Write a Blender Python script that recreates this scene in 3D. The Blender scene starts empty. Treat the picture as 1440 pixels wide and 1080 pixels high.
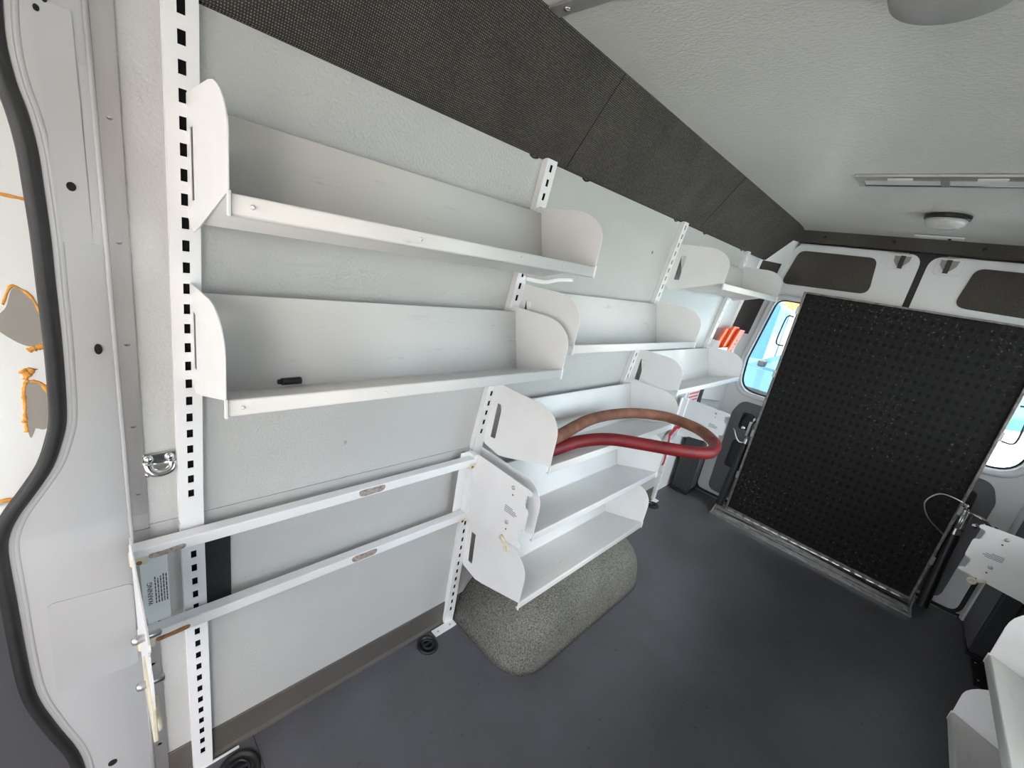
import bpy, bmesh, math, random
from mathutils import Vector, Matrix
from mathutils.geometry import tessellate_polygon
random.seed(4)
sc = bpy.context.scene
COL = sc.collection
PI = math.pi

# ------------------------------------------------------------------ measures (metres)
# x runs to the rear of the van, y to the driver side wall, z up; floor z=0, left wall y=0
KZ, LEAN = 0.8453, 0.1181          # the wall leans inwards above the belt line
ZC = 2.003                         # ceiling
WID = 1.7646                       # interior width
XR = 3.25                          # inside face of the rear doors
UX = [0.002, 0.847, 1.787, 2.711]  # shelf uprights
def wy(z): return -max(0.0, z - KZ) * LEAN

# ------------------------------------------------------------------ materials
def new_mat(name):
    m = bpy.data.materials.new(name); m.use_nodes = True
    nt = m.node_tree
    return m, nt, nt.nodes['Principled BSDF']
def N(nt, t, **kw):
    n = nt.nodes.new(t)
    for k, v in kw.items():
        if k.startswith('i_'):
            key = k[2:]
            n.inputs[int(key) if key.isdigit() else key.replace('_', ' ')].default_value = v
        else: setattr(n, k, v)
    return n
def ramp(nt, src, stops):
    r = nt.nodes.new('ShaderNodeValToRGB')
    cr = r.color_ramp
    while len(cr.elements) < len(stops): cr.elements.new(0.5)
    for e, (p, c) in zip(cr.elements, stops):
        e.position = p; e.color = (*c, 1) if len(c) == 3 else c
    nt.links.new(src, r.inputs[0])
    return r.outputs[0]
def bump(nt, b, src, strength, dist=0.001):
    n = N(nt, 'ShaderNodeBump'); n.inputs['Strength'].default_value = strength; n.inputs['Distance'].default_value = dist
    nt.links.new(src, n.inputs['Height']); nt.links.new(n.outputs[0], b.inputs['Normal'])
def pmat(name, col, rough=0.5, metal=0.0, noise=0.0, nscale=6.0, bstr=0.0, bscale=300.0, spec=0.5, stretch=None):
    m, nt, b = new_mat(name)
    b.inputs['Base Color'].default_value = (*col, 1); b.inputs['Roughness'].default_value = rough
    b.inputs['Metallic'].default_value = metal; b.inputs['Specular IOR Level'].default_value = spec
    tc = N(nt, 'ShaderNodeTexCoord')
    vec = tc.outputs['Object']
    if stretch:
        mp = N(nt, 'ShaderNodeMapping'); mp.inputs['Scale'].default_value = stretch
        nt.links.new(vec, mp.inputs[0]); vec = mp.outputs[0]
    if noise:
        n = N(nt, 'ShaderNodeTexNoise'); n.inputs['Scale'].default_value = nscale; n.inputs['Detail'].default_value = 6
        nt.links.new(vec, n.inputs['Vector'])
        lo = tuple(max(0, c * (1 - noise)) for c in col); hi = tuple(min(1, c * (1 + noise)) for c in col)
        nt.links.new(ramp(nt, n.outputs[0], [(0.3, lo), (0.7, hi)]), b.inputs['Base Color'])
    if bstr:
        n2 = N(nt, 'ShaderNodeTexNoise'); n2.inputs['Scale'].default_value = bscale; n2.inputs['Detail'].default_value = 3
        nt.links.new(vec, n2.inputs['Vector'])
        bump(nt, b, n2.outputs[0], bstr)
    return m
M = {}
M['powder'] = pmat('white_powder_coat', (0.86, 0.85, 0.85), 0.38, noise=0.03, nscale=9, bstr=0.05, bscale=500)
def scuffed(name, col, rough):
    # white coated steel with small grey scuffs along the shelf
    m, nt, b = new_mat(name)
    b.inputs['Roughness'].default_value = rough
    tc = N(nt, 'ShaderNodeTexCoord'); mp = N(nt, 'ShaderNodeMapping'); mp.inputs['Scale'].default_value = (9, 60, 60)
    nt.links.new(tc.outputs['Object'], mp.inputs[0])
    n = N(nt, 'ShaderNodeTexNoise'); n.inputs['Scale'].default_value = 1.0; n.inputs['Detail'].default_value = 8
    n.inputs['Roughness'].default_value = 0.65
    nt.links.new(mp.outputs[0], n.inputs['Vector'])
    c = ramp(nt, n.outputs[0], [(0.0, col), (0.62, col), (0.74, tuple(x * 0.78 for x in col)), (0.86, tuple(x * 0.5 for x in col))])
    nt.links.new(c, b.inputs['Base Color'])
    bump(nt, b, n.outputs[0], 0.06)
    return m
M['tray'] = scuffed('scuffed_white_coat', (0.76, 0.745, 0.725), 0.36)
def frp(name, col, rough, scale, strength, dist, stretch=(1, 1, 1)):
    m, nt, b = new_mat(name)
    b.inputs['Roughness'].default_value = rough
    tc = N(nt, 'ShaderNodeTexCoord'); mp = N(nt, 'ShaderNodeMapping'); mp.inputs['Scale'].default_value = stretch
    nt.links.new(tc.outputs['Object'], mp.inputs[0])
    n = N(nt, 'ShaderNodeTexNoise'); n.inputs['Scale'].default_value = scale; n.inputs['Detail'].default_value = 2
    nt.links.new(mp.outputs[0], n.inputs['Vector'])
    n2 = N(nt, 'ShaderNodeTexNoise'); n2.inputs['Scale'].default_value = 2.5; n2.inputs['Detail'].default_value = 5
    nt.links.new(tc.outputs['Object'], n2.inputs['Vector'])
    nt.links.new(ramp(nt, n2.outputs[0], [(0.3, tuple(c * 0.94 for c in col)), (0.7, col)]), b.inputs['Base Color'])
    bump(nt, b, n.outputs[0], strength, dist)
    return m
M['wall'] = frp('pebbled_wall_panel', (0.545, 0.54, 0.523), 0.30, 170, 0.95, 0.002)
M['ceil'] = frp('pebbled_ceiling_panel', (0.70, 0.675, 0.635), 0.34, 190, 0.8, 0.0025, (1, 0.6, 1))
M['paint'] = pmat('white_body_paint', (0.86, 0.865, 0.87), 0.22, noise=0.02, nscale=4)
M['pillar'] = pmat('toned_down_body_paint', (0.47, 0.47, 0.475), 0.25, noise=0.02, nscale=4)  # white body paint, darkened to offset the strong light at the front
M['paintdoor'] = pmat('white_door_paint', (0.86, 0.87, 0.86), 0.3, noise=0.02, nscale=4)
M['alu'] = pmat('brushed_aluminium', (0.47, 0.455, 0.45), 0.42, 0.75, noise=0.08, nscale=3, bstr=0.08, bscale=60, stretch=(12, 12, 1))
M['bare'] = pmat('scratched_bare_aluminium', (0.62, 0.62, 0.60), 0.28, 0.95, noise=0.25, nscale=30, bstr=0.1, bscale=90)
M['chrome'] = pmat('chrome', (0.72, 0.72, 0.71), 0.14, 1.0)
M['rail'] = pmat('dull_weathered_aluminium', (0.22, 0.21, 0.20), 0.45, 0.7, noise=0.4, nscale=35, bstr=0.15, bscale=90)
M['steel'] = pmat('zinc_steel', (0.55, 0.55, 0.55), 0.32, 0.9)
M['latchgrey'] = pmat('beige_grey_plastic', (0.36, 0.34, 0.31), 0.5)
M['lampgrey'] = pmat('smoky_lamp_plastic', (0.36, 0.35, 0.335), 0.4)
M['lensreflect'] = pmat('pale_lens_reflections', (0.62, 0.61, 0.58), 0.12, noise=0.1, nscale=60)  # opaque pale colour stands for the white reflections on a clear lens
M['black'] = pmat('black_plastic', (0.012, 0.012, 0.014), 0.4)
M['rubber'] = pmat('black_rubber', (0.016, 0.016, 0.017), 0.5, noise=0.2, nscale=40)
M['hole'] = pmat('hole_shade_black', (0.006, 0.006, 0.006), 0.9)  # near-black colour that stands for the shade inside holes and slots
M['kick'] = pmat('taupe_cove_base', (0.105, 0.094, 0.082), 0.42, noise=0.08, nscale=8)
M['doorgrey'] = pmat('dark_grey_door_lining', (0.072, 0.071, 0.080), 0.55, noise=0.05, nscale=5, bstr=0.12, bscale=600)
M['greytrim'] = pmat('grey_moulded_plastic', (0.15, 0.147, 0.158), 0.5, noise=0.05, nscale=5, bstr=0.12, bscale=600)
M['darktrim'] = pmat('dark_grey_plastic', (0.035, 0.035, 0.038), 0.5, bstr=0.1, bscale=500)
M['browntrim'] = pmat('dark_brown_trim', (0.035, 0.026, 0.024), 0.6)
M['orange'] = pmat('orange_plastic', (0.95, 0.13, 0.02), 0.4)
M['yellowed'] = pmat('yellowed_nylon', (0.72, 0.66, 0.50), 0.45, noise=0.12, nscale=30)
M['tape'] = pmat('torn_tape_residue', (0.36, 0.30, 0.26), 0.8, noise=0.45, nscale=120)
M['rust'] = pmat('rust_stain', (0.30, 0.15, 0.07), 0.8, noise=0.5, nscale=60)
M['sticker'] = pmat('pale_sticker', (0.84, 0.85, 0.83), 0.4)
M['ink'] = pmat('printed_ink', (0.05, 0.05, 0.05), 0.7)
M['greyink'] = pmat('faded_grey_ink', (0.36, 0.37, 0.38), 0.7)
M['redink'] = pmat('red_ink', (0.75, 0.06, 0.09), 0.6)
M['red'] = pmat('red_webbing', (0.5, 0.01, 0.03), 0.7)
M['glue'] = pmat('orange_adhesive', (0.80, 0.36, 0.06), 0.75, noise=0.25, nscale=70, bstr=0.5, bscale=120)
M['torn'] = pmat('grey_bare_board', (0.36, 0.335, 0.30), 0.8, noise=0.05, nscale=20)

def fabric(name):
    # dark knitted headliner cloth with small pale dots in diagonal rows
    m, nt, b = new_mat(name)
    b.inputs['Roughness'].default_value = 0.9; b.inputs['Specular IOR Level'].default_value = 0.15
    tc = N(nt, 'ShaderNodeTexCoord'); mp = N(nt, 'ShaderNodeMapping')
    mp.inputs['Rotation'].default_value = (0.0, 0, 0)
    nt.links.new(tc.outputs['Object'], mp.inputs[0])
    sp = N(nt, 'ShaderNodeSeparateXYZ'); nt.links.new(mp.outputs[0], sp.inputs[0])
    def mth(op, a, bb=None):
        n = N(nt, 'ShaderNodeMath', operation=op)
        for i, v in enumerate((a, bb)):
            if v is None: continue
            if isinstance(v, (int, float)): n.inputs[i].default_value = v
            else: nt.links.new(v, n.inputs[i])
        return n.outputs[0]
    u = sp.outputs[0]; v = mth('SUBTRACT', mth('MULTIPLY', sp.outputs[2], 0.83), mth('MULTIPLY', sp.outputs[1], 0.56))
    k = 2 * PI / 0.0062
    a = mth('COSINE', mth('MULTIPLY', mth('ADD', u, v), k * 0.707)); c = mth('COSINE', mth('MULTIPLY', mth('SUBTRACT', u, v), k * 0.707))
    d = mth('MULTIPLY', a, c)
    n = N(nt, 'ShaderNodeTexNoise'); n.inputs['Scale'].default_value = 160; nt.links.new(tc.outputs['Object'], n.inputs['Vector'])
    n3 = N(nt, 'ShaderNodeTexNoise'); n3.inputs['Scale'].default_value = 7; nt.links.new(tc.outputs['Object'], n3.inputs['Vector'])
    d2 = mth('ADD', d, mth('MULTIPLY', mth('SUBTRACT', n.outputs[0], 0.5), 1.0))
    c0 = ramp(nt, d2, [(0.35, (0.050, 0.046, 0.042)), (0.95, (0.30, 0.28, 0.25))])
    mx = N(nt, 'ShaderNodeMix', data_type='RGBA', blend_type='MULTIPLY'); mx.inputs[0].default_value = 1
    nt.links.new(c0, mx.inputs['A']); nt.links.new(ramp(nt, n3.outputs[0], [(0.3, (0.8, 0.8, 0.8)), (0.7, (1, 1, 1))]), mx.inputs['B'])
    nt.links.new(mx.outputs['Result'], b.inputs['Base Color'])
    bump(nt, b, d2, 0.5, 0.001)
    return m
M['fabric'] = fabric('knitted_headliner')
def speckle(name, dark, light, scale, rough, bstr, bdist=0.003, blotch=0.25):
    m, nt, b = new_mat(name)
    b.inputs['Roughness'].default_value = rough; b.inputs['Specular IOR Level'].default_value = 0.2
    tc = N(nt, 'ShaderNodeTexCoord')
    n = N(nt, 'ShaderNodeTexNoise'); n.inputs['Scale'].default_value = scale; n.inputs['Detail'].default_value = 4; n.inputs['Roughness'].default_value = 0.7
    n2 = N(nt, 'ShaderNodeTexNoise'); n2.inputs['Scale'].default_value = 5; n2.inputs['Detail'].default_value = 4
    nt.links.new(tc.outputs['Object'], n.inputs['Vector']); nt.links.new(tc.outputs['Object'], n2.inputs['Vector'])
    c = ramp(nt, n.outputs[0], [(0.32, dark), (0.68, light)])
    mx = N(nt, 'ShaderNodeMix', data_type='RGBA', blend_type='MULTIPLY'); mx.inputs[0].default_value = 1
    nt.links.new(c, mx.inputs['A'])
    nt.links.new(ramp(nt, n2.outputs[0], [(0.3, (1 - blotch,) * 3), (0.7, (1, 1, 1))]), mx.inputs['B'])
    nt.links.new(mx.outputs['Result'], b.inputs['Base Color'])
    bump(nt, b, n.outputs[0], bstr, bdist)
    return m
M['carpet'] = speckle('grey_carpet', (0.055, 0.053, 0.048), (0.34, 0.325, 0.29), 190, 0.95, 0.9)
M['panelcloth'] = speckle('dark_door_cloth', (0.07, 0.063, 0.055), (0.13, 0.118, 0.102), 240, 0.92, 0.4)
def floor_mat():
    m, nt, b = new_mat('blue_grey_vinyl_floor')
    tc = N(nt, 'ShaderNodeTexCoord')
    n = N(nt, 'ShaderNodeTexNoise'); n.inputs['Scale'].default_value = 3.2; n.inputs['Detail'].default_value = 7; n.inputs['Roughness'].default_value = 0.62
    n2 = N(nt, 'ShaderNodeTexNoise'); n2.inputs['Scale'].default_value = 260; n2.inputs['Detail'].default_value = 2
    n3 = N(nt, 'ShaderNodeTexNoise'); n3.inputs['Scale'].default_value = 34; n3.inputs['Detail'].default_value = 3
    for q in (n, n2, n3): nt.links.new(tc.outputs['Object'], q.inputs['Vector'])
    c = ramp(nt, n.outputs[0], [(0.30, (0.084, 0.081, 0.081)), (0.5, (0.098, 0.097, 0.106)), (0.7, (0.112, 0.112, 0.131))])
    mx = N(nt, 'ShaderNodeMix', data_type='RGBA', blend_type='MULTIPLY'); mx.inputs[0].default_value = 1
    nt.links.new(c, mx.inputs['A'])
    nt.links.new(ramp(nt, n3.outputs[0], [(0.22, (0.45, 0.45, 0.45)), (0.33, (1, 1, 1))]), mx.inputs['B'])
    nt.links.new(mx.outputs['Result'], b.inputs['Base Color'])
    nt.links.new(ramp(nt, n.outputs[0], [(0.3, (0.34,) * 3), (0.7, (0.48,) * 3)]), b.inputs['Roughness'])
    bump(nt, b, n2.outputs[0], 0.18, 0.001)
    return m
M['floor'] = floor_mat()
def deck_mat():
    # black grit sheet with staggered dimples and pale grit specks
    m, nt, b = new_mat('black_grit_deck')
    b.inputs['Roughness'].default_value = 0.7; b.inputs['Specular IOR Level'].default_value = 0.22
    tc = N(nt, 'ShaderNodeTexCoord'); sp = N(nt, 'ShaderNodeSeparateXYZ'); nt.links.new(tc.outputs['Object'], sp.inputs[0])
    def mth(op, a, bb=None):
        n = N(nt, 'ShaderNodeMath', operation=op)
        for i, v in enumerate((a, bb)):
            if v is None: continue
            if isinstance(v, (int, float)): n.inputs[i].default_value = v
            else: nt.links.new(v, n.inputs[i])
        return n.outputs[0]
    k = 2 * PI / 0.075
    u, v = sp.outputs[1], sp.outputs[2]
    n0 = N(nt, 'ShaderNodeTexNoise'); n0.inputs['Scale'].default_value = 9; nt.links.new(tc.outputs['Object'], n0.inputs['Vector'])
    a = mth('MULTIPLY', mth('COSINE', mth('MULTIPLY', mth('ADD', u, mth('MULTIPLY', v, 0.7)), k)), mth('COSINE', mth('MULTIPLY', mth('SUBTRACT', u, mth('MULTIPLY', v, 0.7)), k)))
    a = mth('ADD', a, mth('MULTIPLY', mth('SUBTRACT', n0.outputs[0], 0.5), 0.9))
    n = N(nt, 'ShaderNodeTexNoise'); n.inputs['Scale'].default_value = 70; n.inputs['Detail'].default_value = 5; nt.links.new(tc.outputs['Object'], n.inputs['Vector'])
    n2 = N(nt, 'ShaderNodeTexNoise'); n2.inputs['Scale'].default_value = 2.2; n2.inputs['Detail'].default_value = 5; nt.links.new(tc.outputs['Object'], n2.inputs['Vector'])
    dots = ramp(nt, a, [(0.30, (0.0125, 0.011, 0.011)), (0.7, (0.003, 0.0027, 0.003))])
    spk = ramp(nt, mth('ADD', n.outputs[0], mth('MULTIPLY', n2.outputs[0], 0.35)), [(0.80, (0, 0, 0)), (0.93, (0.11, 0.105, 0.10))])
    mx = N(nt, 'ShaderNodeMix', data_type='RGBA', blend_type='ADD'); mx.inputs[0].default_value = 1
    nt.links.new(dots, mx.inputs['A']); nt.links.new(spk, mx.inputs['B'])
    nt.links.new(mx.outputs['Result'], b.inputs['Base Color'])
    bump(nt, b, mth('SUBTRACT', n.outputs[0], mth('MULTIPLY', a, 0.6)), 0.5, 0.002)
    return m
M['deck'] = deck_mat()
M['hose_brown'] = pmat('dusty_brown_rubber', (0.21, 0.085, 0.052), 0.75, noise=0.3, nscale=22, bstr=0.15, bscale=140)
M['hose_red'] = pmat('red_rubber', (0.155, 0.004, 0.007), 0.58, noise=0.25, nscale=16, bstr=0.08, bscale=140)
def glass(name, tint, rough=0.0, mixf=0.1):
    m, nt, b = new_mat(name)
    nt.nodes.remove(b)
    out = [n for n in nt.nodes if n.type == 'OUTPUT_MATERIAL'][0]
    t = N(nt, 'ShaderNodeBsdfTransparent'); t.inputs[0].default_value = (*tint, 1)
    g = N(nt, 'ShaderNodeBsdfGlossy'); g.inputs['Roughness'].default_value = rough
    fr = N(nt, 'ShaderNodeFresnel'); fr.inputs[0].default_value = 1.45
    mx = N(nt, 'ShaderNodeMixShader')
    nt.links.new(fr.outputs[0], mx.inputs[0]); nt.links.new(t.outputs[0], mx.inputs[1]); nt.links.new(g.outputs[0], mx.inputs[2])
    nt.links.new(mx.outputs[0], out.inputs[0])
    return m
M['glass'] = glass('clear_window_glass', (0.86, 0.93, 0.95))
M['lens'] = glass('clear_lamp_lens', (0.75, 0.75, 0.74), 0.15)
M['lampwhite'] = pmat('white_reflector', (0.7, 0.7, 0.69), 0.3)
M['asphalt'] = speckle('pale_concrete', (0.26, 0.26, 0.25), (0.44, 0.43, 0.42), 60, 0.9, 0.3)
M['carblue'] = pmat('blue_car_paint', (0.07, 0.17, 0.31), 0.2)
M['vanblue'] = pmat('deep_blue_paint', (0.03, 0.12, 0.36), 0.25)
M['carwhite'] = pmat('white_car_paint', (0.85, 0.85, 0.85), 0.2)
M['carglass'] = pmat('car_window_glass', (0.12, 0.29, 0.35), 0.08)
M['tyre'] = pmat('tyre_rubber', (0.02, 0.02, 0.02), 0.8)
M['signorange'] = pmat('orange_sign_sheet', (0.9, 0.25, 0.06), 0.6)
M['teal'] = pmat('teal_panel', (0.05, 0.45, 0.55), 0.5)

# ------------------------------------------------------------------ geometry helpers
class Geo:
    def __init__(self): self.v = []; self.f = []; self.mi = []; self.cur = 0
    def add(self, vs, fs):
        o = len(self.v); self.v += [tuple(p) for p in vs]
        self.f += [tuple(o + i for i in f) for f in fs]; self.mi += [self.cur] * len(fs)
        return self
    def box(self, x0, x1, y0, y1, z0, z1):
        x0, x1 = min(x0, x1), max(x0, x1); y0, y1 = min(y0, y1), max(y0, y1); z0, z1 = min(z0, z1), max(z0, z1)
        vs = [(x, y, z) for x in (x0, x1) for y in (y0, y1) for z in (z0, z1)]
        return self.add(vs, [(0, 1, 3, 2), (4, 6, 7, 5), (0, 4, 5, 1), (2, 3, 7, 6), (0, 2, 6, 4), (1, 5, 7, 3)])
    def plate(self, outer, holes, fn, w0, w1):
        loops = [outer] + list(holes)
        flat = [p for l in loops for p in l]
        tris = tessellate_polygon([[Vector((p[0], p[1], 0)) for p in l] for l in loops])
        n = len(flat)
        vs = [fn(p[0], p[1], w0) for p in flat] + [fn(p[0], p[1], w1) for p in flat]
        fs = [tuple(t) for t in tris] + [tuple(i + n for i in reversed(t)) for t in tris]
        o = 0
        for l in loops:
            k = len(l)
            for i in range(k):
                a, b = o + i, o + (i + 1) % k
                fs.append((a, b, b + n, a + n))
            o += k
        return self.add(vs, fs)
    def loft(self, rings, closed=True, cap=True):
        k = len(rings[0]); vs = [p for r in rings for p in r]; fs = []
        for i in range(len(rings) - 1):
            for j in range(k if closed else k - 1):
                a, b = i * k + j, i * k + (j + 1) % k
                fs.append((a, b, b + k, a + k))
        if cap and closed:
            fs.append(tuple(range(k))); fs.append(tuple(range((len(rings) - 1) * k, len(rings) * k))[::-1])
        return self.add(vs, fs)
    def tube(self, path, r, n=10, closed=False, flat=1.0, up=None):
        P = [Vector(p) for p in path]; m = len(P); rings = []
        rr = r if isinstance(r, (list, tuple)) else [r] * m
        T = []
        for i in range(m):
            a = P[(i - 1) % m] if closed or i > 0 else P[i]; b = P[(i + 1) % m] if closed or i < m - 1 else P[i]
            T.append((b - a).normalized())
        nrm = Vector(up) if up else (Vector((0, 0, 1)) if abs(T[0].z) < 0.9 else Vector((1, 0, 0)))
        for i in range(m):
            nrm = (nrm - T[i] * nrm.dot(T[i])).normalized(); bi = T[i].cross(nrm)
            rings.append([P[i] + nrm * (math.cos(2 * PI * j / n) * rr[i]) + bi * (math.sin(2 * PI * j / n) * rr[i] * flat) for j in range(n)])
        if closed: rings.append(rings[0])
        return self.loft(rings, cap=not closed)
    def cyl(self, a, b, r, n=16, r2=None): return self.tube([a, b], [r, r if r2 is None else r2], n)
    def lathe(self, prof, c, n=32, axis='z'):
        c = Vector(c); rings = []
        for r, h in prof:
            ring = []
            for j in range(n):
                a = 2 * PI * j / n; p = (r * math.cos(a), r * math.sin(a), h)
                if axis == 'y': p = (p[0], p[2], p[1])
                if axis == 'x': p = (p[2], p[0], p[1])
                ring.append(c + Vector(p))
            rings.append(ring)
        return self.loft(rings)
    def build(self, name, mat, parent=None, smooth=False, bevel=0.0, seg=2, autosmooth=None):
        me = bpy.data.meshes.new(name)
        base = BASE.get(parent, Vector((0, 0, 0))) if parent else Vector((0, 0, 0))
        me.from_pydata([Vector(p) - base for p in self.v], [], self.f)
        mats = mat if isinstance(mat, (list, tuple)) else [mat]
        for m in mats: me.materials.append(M[m])
        if len(mats) > 1:
            for p, i in zip(me.polygons, self.mi): p.material_index = i
        bm = bmesh.new(); bm.from_mesh(me)
        bmesh.ops.remove_doubles(bm, verts=bm.verts, dist=1e-6)
        bmesh.ops.recalc_face_normals(bm, faces=bm.faces)
        bm.to_mesh(me); bm.free()
        if smooth:
            for p in me.polygons: p.use_smooth = True
        o = bpy.data.objects.new(name, me); COL.objects.link(o)
        if parent:
            o.parent = parent; BASE[o] = base
        if bevel:
            b = o.modifiers.new('edge', 'BEVEL'); b.width = bevel; b.segments = seg; b.limit_method = 'ANGLE'; b.angle_limit = math.radians(40)
            for p in me.polygons: p.use_smooth = True
            b.harden_normals = True
        elif smooth and autosmooth:
            me.set_sharp_from_angle(angle=math.radians(autosmooth))
        return o
BASE = {}
def G(): return Geo()
def thing(name, label, cat, loc, group=None):
    o = bpy.data.objects.new(name, None); COL.objects.link(o); o.empty_display_size = 0.05
    o.location = loc; BASE[o] = Vector(loc)
    o['label'] = label; o['category'] = cat
    if group: o['group'] = group
    return o
def tag(o, label, cat, group=None):
    o['label'] = label; o['category'] = cat
    if group: o['group'] = group
    return o
def struct(o, label=None):
    o['kind'] = 'structure'
    if label: o['label'] = label
    return o
def roundpoly(pts, r, n=6):
    out = []; k = len(pts)
    rs = r if isinstance(r, (list, tuple)) else [r] * k
    for i in range(k):
        p = Vector(pts[i]); a = Vector(pts[i - 1]) - p; b = Vector(pts[(i + 1) % k]) - p
        if rs[i] <= 0: out.append(tuple(p)); continue
        ang = a.angle(b); d = min(rs[i] / math.tan(ang / 2), a.length * 0.49, b.length * 0.49)
        p0 = p + a.normalized() * d; p1 = p + b.normalized() * d
        for j in range(n + 1):
            t = j / n
            out.append(tuple((p0 * (1 - t) ** 2) + p * (2 * t * (1 - t)) + p1 * t ** 2))
    return out
def catmull(pts, n=8, closed=False):
    P = [Vector(p) for p in pts]; out = []; m = len(P)
    for i in range(m if closed else m - 1):
        p0 = P[(i - 1) % m] if closed or i > 0 else P[i]; p1 = P[i]; p2 = P[(i + 1) % m]
        p3 = P[(i + 2) % m] if closed or i + 2 < m else p2
        for j in range(n):
            t = j / n
            out.append(0.5 * ((2 * p1) + (p2 - p0) * t + (2 * p0 - 5 * p1 + 4 * p2 - p3) * t * t + (3 * p1 - p0 - 3 * p2 + p3) * t ** 3))
    if not closed: out.append(P[-1])
    return out
XW = lambda x0: (lambda y, z, w: (x0 + w, y, z))          # plate standing across the van
WALL = lambda x, z, w: (x, wy(z) - w, z)                   # plate lying on the left wall
MIR = lambda y: -WID - y

# ------------------------------------------------------------------ the van shell
g = G().box(-3.0, XR + 0.1, -WID - 0.03, 0.12, -0.06, 0.0); fl_ = struct(g.build('floor', 'floor'))
sm = G().box(0.125, 0.127, -1.5, -0.012, -0.001, 0.0003).build('seam', 'rubber', fl_)
# ceiling panel, sagging slightly to the rear header
rings = []
for x, dz in ((-3.0, 0), (2.9, 0), (3.05, -0.001), (3.15, -0.004), (3.235, -0.012)):
    rings.append([(x, -0.245, ZC + dz), (x, MIR(-0.245), ZC + dz), (x, MIR(-0.245), ZC + 0.05), (x, -0.245, ZC + 0.05)])
struct(G().loft(rings).build('ceiling', 'ceil'))
# left wall: lower panel and leaning upper panel
g = G()
g.plate([(-0.10, 0.09), (2.745, 0.09), (2.745, 0.812), (-0.10, 0.812)], [], lambda x, z, w: (x, w, z), 0.0, 0.02)
zs = [0.8135, KZ, 1.2, 1.6, 2.02]
g.loft([[(-0.10, wy(z), z), (2.745, wy(z), z), (2.745, wy(z) + 0.02, z), (-0.10, wy(z) + 0.02, z)] for z in zs])
wl = struct(g.build('wall_left', 'wall'))
g = G()
prof = [(0.002, 0.0), (-0.012, 0.0), (-0.010, 0.006), (-0.005, 0.014), (-0.004, 0.10), (-0.002, 0.104), (0.002, 0.104)]
g.loft([[(x, y, z) for y, z in prof] for x in (-0.095, 2.745)]); struct(g.build('baseboard_left', 'kick'))
# outer skin behind the pillar and at the rear corner
g = G()
g.loft([[(2.745, wy(z) + 0.0, z), (2.76, wy(z) + 0.03, z), (3.30, wy(z) + 0.03, z), (3.30, wy(z) + 0.07, z), (2.745, wy(z) + 0.07, z)] for z in (0, KZ, 1.4, 2.02)])
struct(g.build('wall_rear_corner', 'paint'))
# right wall behind the passenger side shelves
g = G()
RX0 = -0.66
g.plate([(RX0, 0.0), (3.30, 0.0), (3.30, 0.90), (RX0, 0.90)], [], lambda x, z, w: (x, MIR(0) - w, z), 0.0, 0.03)
g.plate([(RX0, 0.90), (3.30, 0.90), (3.30, 2.02), (RX0, 2.02)], [roundpoly([(0.62, 0.93), (3.12, 0.93), (3.12, 1.82), (0.62, 1.82)], 0.1, 6)], lambda x, z, w: (x, MIR(wy(z)) - w, z), 0.0, 0.03)
wr = struct(g.build('wall_right', 'wall'))
g = G(); g.plate(roundpoly([(0.60, 0.91), (3.14, 0.91), (3.14, 1.84), (0.60, 1.84)], 0.11, 6), [], lambda x, z, w: (x, MIR(wy(z)) - 0.014 - w, z), 0.0, 0.004); struct(g.build('window_3', 'glass'))
g = G(); g.plate([(0.06, -0.2), (0.06, 2.05), (-1.83, 2.05), (-1.83, -0.2)], [roundpoly([(-0.02, 0.60), (-0.10, 1.92), (-1.66, 1.92), (-1.74, 0.60)], 0.1, 6)], lambda y, z, w: (-3.0 - w, y, z), 0.0, 0.03)
struct(g.build('wall_front', 'paint'))
g = G(); g.plate([(-3.03, 0.0), (-1.15, 0.0), (-1.15, 2.06), (-3.03, 2.06)], [roundpoly([(-2.75, 0.95), (-1.70, 0.95), (-1.70, 1.75), (-2.45, 1.75)], 0.08, 6)], lambda x, z, w: (x, MIR(0) - w, z), 0.0, 0.03); struct(g.build('wall_right_front', 'paint'))
g = G(); g.plate([(-3.03, 0.0), (-1.60, 0.0), (-1.60, 2.06), (-3.03, 2.06)], [roundpoly([(-2.75, 0.95), (-1.75, 0.95), (-1.75, 1.75), (-2.45, 1.75)], 0.08, 6)], lambda x, z, w: (x, 0.06 + w, z), 0.0, 0.03); struct(g.build('wall_left_front', 'paint'))
g = G().box(-1.6, 3.24, 0.09, 0.12, -0.05, 2.05); struct(g.build('wall_outer', 'paint'))
struct(G().box(-3.05, 3.50, -WID - 0.06, 0.12, 2.06, 2.09).build('roof', 'paint'))  # out of view, added to keep overhead sun off the door tops
g = G().box(-1.15, RX0, MIR(0) - 0.03, MIR(0), 1.80, 2.02); struct(g.build('wall_right_header', 'paint'))
g = G().box(1.95, 3.05, MIR(0), MIR(0) + 0.012, 0, 0.62); struct(g.build('trim_9', 'darktrim'))

# headliner boards between wall and ceiling, with tight seams
prof = [(-0.085, 1.80), (-0.098, 1.778), (-0.109, 1.772), (-0.120, 1.775), (-0.1275, 1.788), (-0.2615, ZC - 0.0005), (-0.2615, ZC + 0.02), (-0.12, ZC + 0.02)]
k = 1
for x0, x1 in ((-3.0, 0.9195), (0.9230, 1.9435), (1.9490, 3.235)):
    g = G(); g.loft([[(x, y, z) for y, z in prof] for x in (x0, x1)])
    o = g.build('trim_%d' % k, 'fabric', smooth=True, autosmooth=50); struct(o); k += 1
    if k > 2:
        pass
g = G(); g.loft([[(x, MIR(y), z) for y, z in prof] for x in (RX0, 3.235)]); struct(g.build('trim_4', 'fabric'))
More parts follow.
